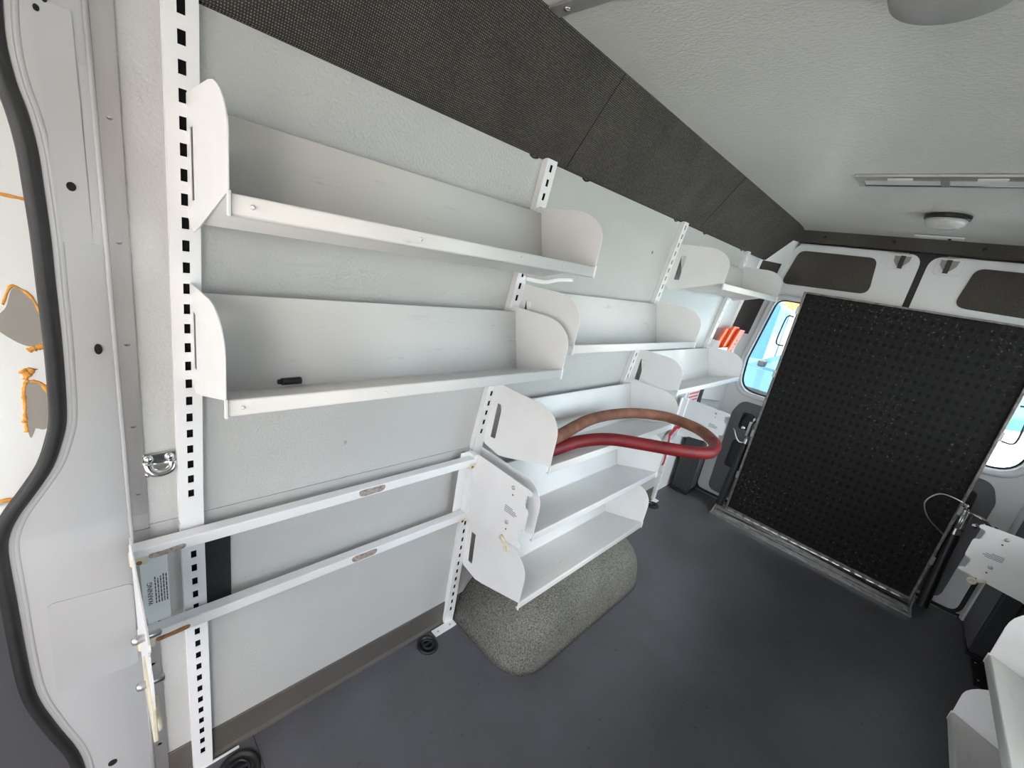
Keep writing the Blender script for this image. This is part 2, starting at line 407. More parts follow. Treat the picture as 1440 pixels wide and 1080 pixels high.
# small plastic clips along the board edges
for x in (0.79, 1.04, 1.72, 2.05, 2.62):
    pth = catmull([(x - 0.018, -0.108, 1.772), (x, -0.109, 1.768), (x + 0.018, -0.108, 1.772)], 3)
    o = G().tube(pth, 0.0032, 8).build('trim_clip', 'black', smooth=True)
    o.parent = bpy.data.objects['trim_1' if x < 0.9 else 'trim_2' if x < 1.94 else 'trim_3']; BASE[o] = Vector((0, 0, 0))
# rear header strip
g = G().box(3.205, 3.30, -0.20, MIR(-0.20), 1.925, ZC + 0.015); hd = struct(g.build('trim_5', 'panelcloth', bevel=0.004))
for y in (-0.38, -0.72, -1.09, -1.40):
    G().lathe([(0, -0.004), (0.007, -0.003), (0.009, 0.0)], (3.205, y, 1.962), 12, 'x').build('screw', 'black', hd, smooth=True)

# ------------------------------------------------------------------ painted pillar, seal and side door at the left edge
SEAL = [(-0.166, 1.76), (-0.172, 1.70), (-0.1755, 1.645), (-0.172, 1.598), (-0.165, 1.562), (-0.1605, 1.52), (-0.1595, 1.472), (-0.159, 1.40), (-0.1605, 1.328), (-0.162, 1.24), (-0.165, 1.155),
        (-0.169, 1.09), (-0.177, 1.05), (-0.193, 0.998), (-0.218, 0.950), (-0.240, 0.912), (-0.256, 0.874), (-0.264, 0.829), (-0.265, 0.723),
        (-0.266, 0.593), (-0.263, 0.478), (-0.245, 0.378), (-0.222, 0.277), (-0.214, 0.20), (-0.212, 0.06)]
edge = [tuple(p[:2]) for p in [(v.x, v.y) for v in catmull([(a, b, 0) for a, b in SEAL], 4)]]
lev = [(x - 0.003, z) for x, z in edge] + [(-0.215, 0.0)]
lev = sorted(lev, key=lambda q: -q[1]); lev2 = []
for (xa, za), (xb, zb) in zip(lev[:-1], lev[1:]):
    lev2.append((xa, za))
    if zb < KZ < za: lev2.append((xa + (xb - xa) * (za - KZ) / (za - zb), KZ))
lev2.append(lev[-1])
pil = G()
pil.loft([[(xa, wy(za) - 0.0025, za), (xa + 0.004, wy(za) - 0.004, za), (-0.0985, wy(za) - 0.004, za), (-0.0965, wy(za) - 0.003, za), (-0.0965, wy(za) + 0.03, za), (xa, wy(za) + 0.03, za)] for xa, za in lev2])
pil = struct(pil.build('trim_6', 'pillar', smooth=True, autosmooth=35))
# raised lip beside the seal, pressed pockets and holes
lip = [(x + 0.010, wy(z) - 0.0015, z) for x, z in edge]
G().tube(lip, 0.0045, 10).build('pressed_lip', 'pillar', pil, smooth=True)
rim = [(-0.0985, wy(z) - 0.006, z) for z in (0.02, 0.3, 0.6, KZ, 1.1, 1.4, 1.78)]
G().tube(rim, 0.0035, 8).build('flange_edge', 'pillar', pil, smooth=True)
for pts, r in (([(-0.1105, 1.642), (-0.099, 1.640), (-0.1, 1.395), (-0.113, 1.398)], 0.003),
               ([(-0.150, 1.396), (-0.113, 1.396), (-0.113, 1.70), (-0.147, 1.70)], 0.004),
               ([(-0.230, 0.690), (-0.104, 0.679), (-0.107, 0.452), (-0.236, 0.459)], 0.012)):
    o = G(); o.plate(roundpoly(pts, r, 4), [], WALL, -0.004, 0.0056); o.build('pressed_panel', 'pillar', pil, smooth=True, autosmooth=20)
for x, z, rx, rz in ((-0.131, 1.478, 0.0052, 0.0065), (-0.120, 1.219, 0.005, 0.0095), (-0.170, 0.180, 0.008, 0.008), (-0.145, 1.689, 0.003, 0.004), (-0.137, 1.702, 0.003, 0.004)):
    o = G(); o.plate([(x + rx * math.cos(a * PI / 10), z + rz * math.sin(a * PI / 10)) for a in range(20)], [], WALL, 0.002, 0.0063)
    o.build('access_hole_shade', 'hole', pil)  # flat black discs stand for the shaded inside of the holes
# seal
sl = [(x - 0.010, wy(z) - 0.004, z) for x, z in edge]
struct(G().tube(sl, 0.0105, 12).build('trim_7', 'rubber', smooth=True))
struct(G().tube([(x - 0.0055, y + 0.010, z) for x, y, z in sl], 0.006, 10).build('trim_8', 'rubber', smooth=True))
# aluminium cover strip
g = G(); g.plate([(-0.0965, 0.0), (-0.069, 0.0), (-0.069, 0.8075), (-0.0965, 0.8075)], [], WALL, 0.0, 0.006)
g.loft([[(-0.0965, wy(z), z), (-0.0705, wy(z), z), (-0.0705, wy(z) - 0.006, z), (-0.0965, wy(z) - 0.006, z)] for z in (0.809, KZ, 1.3, 1.8)])
al = tag(g.build('cover_strip', 'alu'), 'bare aluminium cover strip running up the wall beside the white door pillar', 'metal strip')
for z in (1.585, 1.405, 1.228, 1.06, 0.9, 0.43, 0.30, 0.16):
    G().lathe([(0, 0.003), (0.003, 0.002), (0.0042, 0.0)], (-0.083, wy(z) - 0.006, z), 12, 'y').build('rivet', 'steel', al, smooth=True)

# closed side door seen past the seal
g = G(); g.box(-1.6, -0.13, 0.045, 0.09, 0.855, 2.0); dr = struct(g.build('door_3', 'paintdoor'), 'white stripped sliding door with orange glue marks')
o = G(); o.plate(roundpoly([(-1.6, 0.0), (-0.16, 0.0), (-0.16, 0.845), (-1.6, 0.845)], 0.02), [], lambda x, z, w: (x, 0.05 - w, z), 0, 0.03); o.build('door_panel', 'doorgrey', dr, bevel=0.008)
G().box(-1.6, -0.14, 0.03, 0.05, 0.85, 0.905).build('door_ledge', 'paintdoor', dr, bevel=0.008)
DF = lambda x, z, w: (x, 0.045 - w, z)
def blob(pts, n=6): return [(p.x, p.y) for p in catmull([(a, b, 0) for a, b in pts], n, True)]
for pts in ([(-0.223, 1.268), (-0.212, 1.300), (-0.193, 1.288), (-0.184, 1.245), (-0.184, 1.215), (-0.200, 1.200), (-0.221, 1.212), (-0.24, 1.24)],
            [(-0.216, 1.128), (-0.206, 1.132), (-0.194, 1.126), (-0.188, 1.085), (-0.186, 1.058), (-0.200, 1.042), (-0.212, 1.045), (-0.219, 1.028), (-0.221, 1.062)]):
    o = G(); o.plate(blob(pts), [], DF, 0.0, 0.0012); o.build('bare_patch', 'torn', dr)
def glue(path, r):
    pts = catmull([(x, 0.0445, z) for x, z in path], 6)
    rr = [r * (0.6 + 0.8 * random.random()) for _ in pts]
    G().tube(pts, rr, 8, flat=0.6).build('glue_bead', 'glue', dr, smooth=True)
glue([(-0.226, 1.272), (-0.215, 1.302), (-0.205, 1.300), (-0.193, 1.286), (-0.184, 1.255)], 0.0022)
glue([(-0.206, 1.192), (-0.200, 1.196), (-0.192, 1.199), (-0.180, 1.204)], 0.0045)
glue([(-0.222, 1.068), (-0.2195, 1.090), (-0.2185, 1.115), (-0.214, 1.135), (-0.206, 1.136), (-0.196, 1.130), (-0.189, 1.112)], 0.0028)
glue([(-0.217, 1.158), (-0.209, 1.150), (-0.204, 1.160)], 0.005)
glue([(-0.2145, 1.14), (-0.210, 1.152)], 0.005)
glue([(-0.224, 1.058), (-0.221, 1.07), (-0.2225, 1.04)], 0.003)
glue([(-0.30, 1.456), (-0.21, 1.447), (-0.17, 1.443)], 0.0032)
glue([(-0.32, 0.912), (-0.26, 0.909), (-0.20, 0.912)], 0.0035)

# ------------------------------------------------------------------ shelf uprights
def upright(i, label):
    xc = UX[i]; hw = 0.0215; D = 0.02
    t = thing('shelf_upright', label, 'upright', (xc, -D, 0), 'slotted shelf uprights on the white wall')
    ZB = 0.30 if i == 2 else 0.004
    P = 0.0381; ct = P / math.sqrt(1 + LEAN ** 2)
    sl = [0.4904 + P * n for n in range(8, -12, -1)] + [1.7534 - ct * n for n in range(0, 24)]
    sl = sorted(s for s in sl if ZB + 0.056 < s < 1.765 and not (0.792 < s < 0.828))
    sw, sh = 0.0052, 0.0095
    g = G()
    def q(x0, x1, z0, z1):
        g.add([(xc + x0, wy(z0) - D, z0), (xc + x1, wy(z0) - D, z0), (xc + x1, wy(z1) - D, z1), (xc + x0, wy(z1) - D, z1)], [(0, 1, 2, 3)])
    ed = [ZB]
    for s in sl: ed += [s - sh, s + sh]
    ed.append(1.776)
    for a, b, n in zip(ed[:-1], ed[1:], range(len(ed))):
        q(-hw, -sw, a, b); q(sw, hw, a, b)
        if n % 2 == 0: q(-sw, sw, a, b)
    for s in (-hw, hw):
        zz = [ZB, 0.4, KZ, 1.3, 1.776]
        for a, b in zip(zz[:-1], zz[1:]):
            g.add([(xc + s, wy(a) - D, a), (xc + s, wy(b) - D, b), (xc + s, wy(b) - 0.0005, b), (xc + s, wy(a) - 0.0005, a)], [(0, 1, 2, 3)])
    ch = g.build('channel', 'powder', t)
    so = ch.modifiers.new('gauge', 'SOLIDIFY'); so.thickness = 0.0016; so.offset = -1
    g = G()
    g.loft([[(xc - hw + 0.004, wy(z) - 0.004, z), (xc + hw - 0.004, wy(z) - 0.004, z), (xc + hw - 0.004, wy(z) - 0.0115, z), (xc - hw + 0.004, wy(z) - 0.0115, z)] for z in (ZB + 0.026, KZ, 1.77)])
    g.build('channel_shade', 'hole', t)  # black filling painted as the shade inside the channel, behind the slots
    # splice where upper and lower lengths meet
    G().box(xc - hw - 0.0008, xc + hw + 0.0008, -D - 0.0012, -0.002, 0.8065, 0.8085).build('splice_joint', 'greyink', t)
    if i in (1, 3):
        ft = G().box(xc - 0.085, xc + 0.02, -0.052, -0.018, 0.0, 0.004).build('foot_plate', 'powder', t, bevel=0.0015)
        for dx in (-0.065, -0.005):
            G().lathe([(0, 0.003), (0.004, 0.002), (0.005, 0)], (xc + dx, -0.036, 0.004), 12).build('screw', 'steel', ft, smooth=True)
    elif i == 0:
        G().box(xc - 0.02, xc + 0.085, -0.024, -0.018, 0.0, 0.006).build('foot_plate', 'powder', t, bevel=0.0015)
    return t
upright(0, 'white slotted upright beside the aluminium strip, in front of the two long top shelves')
upright(1, 'white slotted upright meeting the far ends of the two long shelves')
upright(2, 'white slotted upright behind the hose shelf, its top showing above the middle bay')
upright(3, 'white slotted upright nearest the rear doors, beside the bin of orange plastic')

# ------------------------------------------------------------------ shelves
SHORT = [(0.0, 0.0), (-0.002, 0.068), (0.001, 0.082), (0.008, 0.095), (0.018, 0.107), (0.032, 0.118), (0.05, 0.127), (0.07, 0.133), (0.095, 0.136)]
TALL = [(0.0, 0.0), (-0.002, 0.09), (-0.001, 0.11), (0.003, 0.127), (0.011, 0.143), (0.023, 0.158), (0.038, 0.169), (0.055, 0.176), (0.08, 0.181), (0.11, 0.182)]
def end_panel(F, kind, xf, t, slot=True, side=1, name='end_panel', mirror=False):
    pr = SHORT if kind == 's' else TALL
    yF, zF = F
    zt = zF + pr[-1][1]; top = [(yF + a, zF + b) for a, b in pr]
    zb = zF - 0.053
    back = [(wy(zt) - 0.0215, zt + 0.001), (wy(zb) - 0.0215, zb + 0.004), (wy(zb) - 0.030, zb - 0.004), (yF + 0.228, zF - 0.069), (yF + 0.19, zF - 0.060)]
    outer = top + back
    holes = []
    if slot:
        ya = lambda z: wy(z) - 0.0215
        z0, z1 = zF - 0.02, zF + (0.088 if kind == 's' else 0.112)
        holes = [[(ya(z0) - 0.030, z0), (ya(z0) - 0.054, z0 + 0.002), (ya(z1) - 0.046, z1), (ya(z1) - 0.022, z1)]]
    if mirror:
        outer = [(MIR(a), b) for a, b in outer]; holes = [[(MIR(a), b) for a, b in h] for h in holes]
    o = G(); o.plate(outer, holes, XW(xf), 0.0, 0.0022)
    return o.build(name, 'powder', t, bevel=0.0007)
def shelf(label, x0, x1, F, kinds, slots=(True, False), rivets=(), deep=None, mirror=False, group='white steel shelf trays along the driver side wall', clip=None):
    yF, zF = F
    fx = (lambda y: MIR(y)) if mirror else (lambda y: y)
    t = thing('shelf_tray', label, 'shelf', (x0, fx(-0.03), zF - 0.06), group)
    end_panel(F, kinds[0], x0, t, slots[0], mirror=mirror)
    end_panel(F, kinds[1], x1 - 0.0022, t, slots[1], mirror=mirror)
    dy, dz = deep or (0.177, -0.052)
    L = math.hypot(dy, dz); n = (-dz / L, dy / L)
    B = (yF + dy, zF + dz); T = (B[0] + n[0] * 0.182, B[1] + n[1] * 0.182)
    a, b = x0 + 0.0024, x1 - 0.0024
    # sheet folded as front lip, floor and back; side profile with rounded folds
    prof = roundpoly([(yF + 0.012, zF - 0.030), (yF - 0.001, zF - 0.0275), (yF, zF), B, T, (T[0] + 0.010, T[1] - 0.002)], [0, 0.004, 0.004, 0.006, 0.003, 0], 4)
    g = G()
    g.loft([[(x, fx(y), z) for y, z in prof] for x in (a, b)], closed=False)
    tr = g.build('tray', 'tray', t, smooth=True, autosmooth=30)
    so = tr.modifiers.new('gauge', 'SOLIDIFY'); so.thickness = 0.0014; so.offset = -1 if not mirror else 1
    # small turned tab at each end of the lip
    for x in (a - 0.002, b):
        G().box(x - 0.001, x + 0.003, fx(yF - 0.003), fx(yF + 0.004), zF - 0.030, zF + 0.002).build('lip_end', 'powder', t, bevel=0.001)
    for rx in rivets:
        G().lathe([(0, -0.0016), (0.002, -0.0013), (0.0034, 0.0)], (rx, yF - 0.0012, zF - 0.014), 12, 'y').build('rivet', 'powder', t, smooth=True)
    return t
X12 = (0.006, 0.837); X23 = (0.868, 1.777); X34 = (1.807, 2.701)
shelf('long white shelf tray at the top, closest under the dark headliner board', *X12, (-0.361, 1.509), 'ss', (True, False), (0.034, 0.294, 0.551, 0.70))
shelf('long white shelf tray holding a small black plug, second one down beside the first upright', *X12, (-0.327, 1.212), 'ss', (True, False), (0.029, 0.274, 0.508))
shelf('white shelf tray above the hose, highest in the middle bay', *X23, (-0.325, 1.284), 'ss', (True, False))
shelf('white shelf tray with the brown and red hose lying in it', *X23, (-0.336, 0.890), 'ts', (True, False), deep=(0.21, -0.06))
shelf('white shelf tray directly under the hose shelf, above the lowest tray', *X23, (-0.330, 0.630), 'tt', (False, False), deep=(0.21, -0.06))
shelf('lowest white shelf tray, hanging just over the grey carpeted hump', *X23, (-0.334, 0.345), 'tt', (True, False), deep=(0.21, -0.06))
shelf('top white shelf tray nearest the rear doors, above the orange plastic sheets', *X34, (-0.355, 1.549), 'ss', (True, False))
shelf('white shelf tray nearest the rear doors, just below the orange plastic sheets', *X34, (-0.300, 1.042), 'ss', (True, False))
# passenger side trays, their rear ends in view
R1 = shelf('upper of two white shelf trays mounted on the passenger side wall', 0.66, 1.55, (-0.335, 0.690), 'tt', (False, False), deep=(0.21, -0.06), mirror=True, group='white steel shelf trays on the passenger side')
R2 = shelf('lower of two white shelf trays mounted on the passenger side wall', 0.66, 1.55, (-0.335, 0.470), 'ss', (False, False), deep=(0.21, -0.06), mirror=True, group='white steel shelf trays on the passenger side')
# bent tab under the far end of the top shelf
t1 = [o for o in COL.objects if o.get('label', '').startswith('long white shelf tray at the top')][0]
pth = catmull([(0.72, -0.225, 1.446), (0.755, -0.265, 1.446), (0.78, -0.29, 1.458), (0.832, -0.30, 1.464)], 5)
G().tube(pth, 0.006, 8, flat=0.3).build('bent_tab', 'powder', t1, smooth=True)

# black plug and crumb on the second shelf
g = G(); g.tube([(0.135, -0.168, 1.1785), (0.172, -0.162, 1.1765)], 0.0075, 12); g.tube([(0.128, -0.169, 1.179), (0.135, -0.168, 1.1785)], 0.005, 12)
tag(g.build('plug', 'black', smooth=True, autosmooth=40), 'small black plug lying against the back of the second long shelf', 'plug')

# ------------------------------------------------------------------ hose loop on the shelf
HA = [(0.885, -0.262, 0.930), (0.996, -0.258, 0.940), (1.12, -0.235, 0.944), (1.25, -0.214, 0.944), (1.40, -0.216, 0.943), (1.54, -0.250, 0.944), (1.640, -0.335, 0.948), (1.655, -0.42, 0.950), (1.640, -0.500, 0.950), (1.565, -0.583, 0.950)]
HB_ = [(1.565, -0.583, 0.950), (1.49, -0.612, 0.950), (1.41, -0.612, 0.949), (1.33, -0.550, 0.947), (1.25, -0.449, 0.942), (1.165, -0.356, 0.937), (1.08, -0.290, 0.915), (0.98, -0.262, 0.893), (0.885, -0.25, 0.886)]
hz = thing('hose', 'thick rubber hose loop, one strand dusty brown and one red, jutting out over the aisle', 'hose', (1.2, -0.3, 0.87))
full = catmull(HA + HB_[1:], 10); cut = (len(HA) - 1) * 10
G().tube(full[:cut + 1], 0.0225, 16).build('dusty_strand', 'hose_brown', hz, smooth=True)['label'] = 'dusty brown length of hose'
G().tube(full[cut:], 0.0225, 16).build('red_strand', 'hose_red', hz, smooth=True)['label'] = 'red length of hose'

# ------------------------------------------------------------------ bracket plates with catches (fold down rack, and two single brackets)
def comb(y0, z0, z1, depth, n=5):
    out = []
    for i in range(n):
        a = z0 + (z1 - z0) * i / n; b = z0 + (z1 - z0) * (i + 0.5) / n
        out += [(y0, a), (y0 + depth, a), (y0 + depth, b), (y0, b)]
    return out
PLATE = [(-0.030, 0.812), (-0.095, 0.812), (-0.310, 0.807), (-0.327, 0.803), (-0.331, 0.796), (-0.328, 0.788), (-0.310, 0.785)] + comb(-0.310, 0.779, 0.745, 0.004) + \
        [(-0.313, 0.741), (-0.325, 0.738), (-0.328, 0.729), (-0.327, 0.661), (-0.323, 0.656), (-0.310, 0.653)] + comb(-0.307, 0.647, 0.616, 0.004) + \
        [(-0.308, 0.610), (-0.320, 0.604), (-0.326, 0.597), (-0.322, 0.589), (-0.314, 0.588), (-0.136, 0.566), (-0.095, 0.548), (-0.030, 0.545)]
def text_mesh(name, body, size, mat, parent, loc, xdir, ydir, depth=0.0003):
    cu = bpy.data.curves.new(name, 'FONT'); cu.body = body; cu.size = size; cu.extrude = depth; cu.align_x = 'CENTER'; cu.align_y = 'CENTER'
    ob = bpy.data.objects.new(name, cu); COL.objects.link(ob)
    dg = bpy.context.evaluated_depsgraph_get()
    me = bpy.data.meshes.new_from_object(ob.evaluated_get(dg))
    bpy.data.objects.remove(ob); bpy.data.curves.remove(cu)
    x = Vector(xdir).normalized(); y = Vector(ydir).normalized(); z = x.cross(y)
    base = BASE[parent]
    for v in me.vertices: v.co = Vector(loc) + x * v.co.x + y * v.co.y + z * v.co.z - base
    me.materials.clear(); me.materials.append(M[mat])
    o = bpy.data.objects.new(name, me); COL.objects.link(o); o.parent = parent; BASE[o] = base
    return o
def bracket(t, x, facing, mirror=False, bolts=True, flange=True, dy=0.0):
    f = (lambda y: MIR(y + dy)) if mirror else (lambda y: y + dy)
    o = G(); o.plate([(f(y), z) for y, z in PLATE], [], XW(x), 0.0, 0.0025)
    pl = o.build('bracket_plate', 'powder', t, bevel=0.0007)
    if flange:
        s = -1 if facing < 0 else 1
        fl = G().box(x, x + s * 0.055, f(-0.030), f(-0.0325), 0.545, 0.815).box(x, x + s * 0.018, f(-0.0325), f(-0.062), 0.548, 0.812)
        fl.build('flange', 'powder', t, bevel=0.0015)
    xs = x - 0.0004 if facing < 0 else x + 0.0029
    for y, z, r in ((-0.248, 0.78, 0.0075), (-0.248, 0.648, 0.0075)):
        G().lathe([(0, facing * 0.004), (r * 0.7, facing * 0.003), (r, 0.0)], (xs, f(y), z), 16, 'x').build('bolt', 'steel', t, smooth=True)
    for y, z in ((-0.252, 0.755), (-0.251, 0.622)):
        G().lathe([(0, facing * 0.001), (0.0025, 0.0008 * facing), (0.003, 0.0)], (xs, f(y), z), 10, 'x').build('pin_hole', 'darktrim', t, smooth=True)
    # faded maker's sticker: rows of grey print
    g = G()
    for r in range(4):
        ya = -0.228 - 0.0; w = (0.036, 0.052, 0.058, 0.05)[r]
        g.box(xs - 0.0002, xs + 0.0004 * facing, f(ya), f(ya - w), 0.703 - r * 0.0065, 0.7065 - r * 0.0065)
    g.build('faded_print', 'greyink', t)
    rx_ = x + facing * 0.007
    ro = G().tube([(rx_, f(-0.275) + 0.0105 * math.cos(a * PI / 9), 0.566 + 0.0105 * math.sin(a * PI / 9)) for a in range(18)], 0.0052, 8, closed=True)
    ro.tube([(rx_, f(-0.238), 0.588), (rx_, f(-0.266), 0.574)], 0.008, 10, flat=0.6)
    ro.build('nylon_roller', 'yellowed', t, smooth=True)
    return pl
rk = thing('fold_down_rack', 'white two bar rack between notched bracket plates, low on the wall under the long shelves', 'rack', (0.36, -0.03, 0.54))
bracket(rk, 0.817, -1)
bracket(rk, -0.104, 1, flange=False)
for z0, z1, xa, xb in ((0.772, 0.800, -0.106, 0.806), (0.549, 0.577, -0.106, 0.800)):
    b = G().box(xa, xb, -0.064, -0.034, z0, z1).build('crossbar', 'powder', rk, bevel=0.0025)
    for xe, s in ((xa + 0.012, 1), (xb - 0.012, -1)):
        G().box(xe - 0.014, xe + 0.016, -0.0655, -0.0325, z0 - 0.010, z0 + 0.012).build('end_cap', 'yellowed', b, bevel=0.004)
        G().lathe([(0, -0.003), (0.004, -0.002), (0.005, 0.0)], (xe, -0.0655, z0 - 0.002), 10, 'y').build('cap_screw', 'rust', b, smooth=True)
    zt = z1 - 0.004
    xs0 = 0.378 if z0 > 0.7 else 0.372
    pts = blob([(xs0, zt), (xs0 + 0.04, zt + 0.001), (xs0 + 0.075, zt), (xs0 + 0.071, zt - 0.017), (xs0 + 0.04, zt - 0.0185), (xs0 + 0.004, zt - 0.018)], 3)
    o = G(); o.plate(pts, [], lambda x, z, w: (x, -0.064 - w, z), 0, 0.001); o.build('pad_residue', 'tape', b)
    pts = blob([(xa + 0.03, z0 + 0.0015), (xa + 0.055, z0 + 0.001), (xa + 0.086, z0 + 0.004), (xa + 0.086, z0 + 0.015), (xa + 0.05, z0 + 0.012), (xa + 0.03, z0 + 0.012)], 3)
    o = G(); o.plate(pts, [], lambda x, z, w: (x, -0.064 - w, z), 0, 0.0008); o.build('stain', 'tape' if z0 > 0.7 else 'rust', b)
lp = G().box(-0.092, -0.046, -0.033, -0.030, 0.552, 0.790).build('label_plate', 'sticker', rk, bevel=0.001)
text_mesh('warning_text', 'WARNING', 0.0125, 'ink', lp, (-0.0785, -0.0333, 0.658), (0, 0, 1), (-1, 0, 0))
g = G()
random.seed(11)
for r in range(5):
    z = 0.628
    while z < 0.695:
        w = 0.003 + random.random() * 0.008
        g.box(-0.0705 + r * 0.0048, -0.0685 + r * 0.0048, -0.0330, -0.0334, z, z + w); z += w + 0.002
g.build('small_print', 'ink', lp)
for z in (0.765, 0.575):
    G().lathe([(0, -0.0006), (0.0018, -0.0004), (0.002, 0)], (-0.068, -0.033, z), 8, 'y').build('pin_hole', 'ink', lp)
# through bolts on the plate at the pillar
for y, z in ((-0.255, 0.755), (-0.255, 0.648)):
    G().lathe([(0.0, -0.018), (0.006, -0.016), (0.008, -0.010), (0.006, 0.0), (0.006, 0.022), (0.0, 0.024)], (-0.1045, y, z), 14, 'x').build('through_bolt', 'steel', rk, smooth=True)
G().box(-0.108, -0.101, -0.328, -0.20, 0.586, 0.66).build('catch_edge', 'yellowed', rk, bevel=0.002)

bk = thing('bracket_plate', 'single white notched bracket plate beside the rear door, past the hose loop', 'bracket', (2.672, -0.03, 0.54))
bracket(bk, 2.672, -1)
rb = thing('bracket_plate', 'single white notched bracket plate on the passenger side beside the grey door trim', 'bracket', (2.36, MIR(-0.03), 0.54))
bracket(rb, 2.36, -1, mirror=True, dy=-0.012)
G().box(2.34, 2.40, MIR(0) + 0.001, MIR(-0.043), 0.545, 0.815).build('mount_block', 'powder', rb, bevel=0.002)

# chrome catch and black pad on the wall
ct_ = thing('striker_catch', 'small chrome catch with two studs on the wall beside the first upright', 'catch', (-0.045, -0.013, 0.96))
o = G(); o.plate(roundpoly([(-0.073, 0.990), (-0.020, 0.992), (-0.020, 0.968), (-0.045, 0.964), (-0.073, 0.968)], 0.004, 3), [], WALL, 0.0063, 0.0095); o.build('base', 'chrome', ct_, bevel=0.001)
for x in (-0.064, -0.031): G().lathe([(0, -0.007), (0.005, -0.006), (0.008, -0.003), (0.0085, 0.0)], (x, wy(0.981) - 0.0095, 0.981), 16, 'y').build('stud', 'chrome', ct_, smooth=True)
pth = catmull([(-0.066, wy(0.965) - 0.010, 0.968), (-0.063, wy(0.95) - 0.018, 0.957), (-0.053, wy(0.94) - 0.022, 0.951), (-0.040, wy(0.94) - 0.022, 0.951), (-0.029, wy(0.95) - 0.018, 0.957), (-0.026, wy(0.965) - 0.010, 0.968)], 6)
G().tube(pth, 0.0085, 12).build('loop', 'chrome', ct_, smooth=True)
G().lathe([(0, -0.006), (0.005, -0.005), (0.006, 0)], (-0.066, wy(0.945) - 0.0063, 0.944), 12, 'y').build('stud', 'chrome', ct_, smooth=True)
g = G().box(0.0245, 0.078, -0.006, -0.0002, 0.512, 0.760)
tag(g.build('wall_pad', 'rubber', bevel=0.002), 'flat black rubber pad on the wall behind the rack bars', 'pad')

# screws / stains in the wall
for x, z in ((0.43, 1.62), (1.05, 1.49), (0.35, 0.93), (1.62, 1.62)):
    o = G(); o.plate([(x + 0.005 * math.cos(a * PI / 6), z + 0.007 * math.sin(a * PI / 6)) for a in range(12)], [], WALL, -0.001, 0.0006)
    o.build('wall_rivet', 'kick' if x > 1 else 'greyink', wl); 

# ------------------------------------------------------------------ carpeted wheel arches
def arch(mirror, label):
    f = MIR if mirror else (lambda y: y)
    t = G(); rings = []
    x0, x1, y0, y1, H = (0.872, 1.86, -0.004, -0.405, 0.262) if not mirror else (0.60, 1.63, -0.004, -0.38, 0.262)
    n = 64
    lev = [(0.0, 0.0), (0.03, 0.002), (0.09, 0.010), (0.14, 0.022), (0.18, 0.040), (0.215, 0.066), (0.24, 0.098), (0.256, 0.135), (0.262, 0.18)]
    for h, ins in lev:
        ring = []
        e = ins * 1.25
        a, b = x0 + e + 0.10 * (h / H) ** 1.5, x1 - e * 0.8
        yy = y1 + ins
        R = 0.16
        pts = [(a, y0), (a, yy), (b, yy), (b, y0)]
        rp = roundpoly(pts, [0.0, R, R, 0.0], 14)
        ring = [(px, f(py), h) for px, py in rp]
        rings.append(ring)
    t.loft(rings)
    o = t.build('wheel_arch', 'carpet', smooth=True)
    return tag(o, label, 'wheel arch')
arch(False, 'grey carpeted wheel arch hump under the lowest shelf on the driver side')
arch(True, 'grey carpeted wheel arch hump under the passenger side shelves')

# ------------------------------------------------------------------ black tie down cups in the floor
def cup(x, y, rx, ry, label):
    t = thing('tie_down_cup', label, 'floor cup', (x, y, 0), 'black tie down cups along the driver side wall')
    def ring(r, z): return [(x + rx * r * math.cos(a * PI / 16), y + ry * r * math.sin(a * PI / 16), z) for a in range(32)]
    G().loft([ring(1.0, 0.0003), ring(0.99, 0.005), ring(0.88, 0.009), ring(0.76, 0.006), ring(0.70, 0.001), ring(0.66, 0.0006)]).build('rim', 'black', t, smooth=True)
    pth = [(x + rx * 0.45 * math.cos(a * PI / 10), y + ry * 0.45 * math.sin(a * PI / 10), 0.006) for a in range(20)]
    G().tube(pth, 0.0045, 8, closed=True).build('lashing_ring', 'black', t, smooth=True)
    G().box(x - rx * 0.5, x + rx * 0.5, y - 0.004, y + 0.004, 0.0065, 0.012).build('crossbar', 'black', t, bevel=0.002)
cup(0.072, -0.087, 0.052, 0.058, 'black round tie down cup in the floor at the foot of the first upright')
cup(0.715, -0.062, 0.040, 0.043, 'black round tie down cup in the floor between the rack and the carpeted hump')
cup(2.625, -0.055, 0.048, 0.043, 'black round tie down cup in the floor beside the upright nearest the rear doors')

# ------------------------------------------------------------------ rear corner: pillar, dark strips, bin, label, column
g = G()
for m in (0, 1):
    f = MIR if m else (lambda y: y)
    rings = []
    for z in (0.0, 0.74, 0.745, KZ, 1.3, 1.62, 1.93, 2.01):
        o_ = wy(z)
        if z < 0.742:
            rings.append([(3.21, f(0.03), z), (3.213, f(-0.02), z), (3.218, f(-0.092), z), (3.25, f(-0.105), z), (3.33, f(-0.105), z), (3.33, f(0.06), z), (3.21, f(0.06), z)]); continue
        rings.append([(3.06, f(o_ + 0.03), z), (3.10, f(o_ - 0.012), z), (3.215, f(o_ - 0.092), z), (3.25, f(o_ - 0.105), z), (3.33, f(o_ - 0.105), z), (3.33, f(o_ + 0.06), z), (3.06, f(o_ + 0.06), z)])
    g.loft(rings)
struct(g.build('wall_rear', 'paint', bevel=0.004))
g = G(); rings = []
for z in (1.275, 1.5, 1.77):
    o_ = wy(z)
    rings.append([(3.085, o_ + 0.002, z), (3.092, o_ - 0.010, z), (3.20, o_ - 0.085, z), (3.205, o_ - 0.07, z)])
g.loft(rings); struct(g.build('trim_10', 'browntrim'))
g = G().box(3.0, 3.06, -0.012, 0.0, 0.62, 0.86); struct(g.build('trim_11', 'darktrim', bevel=0.003))
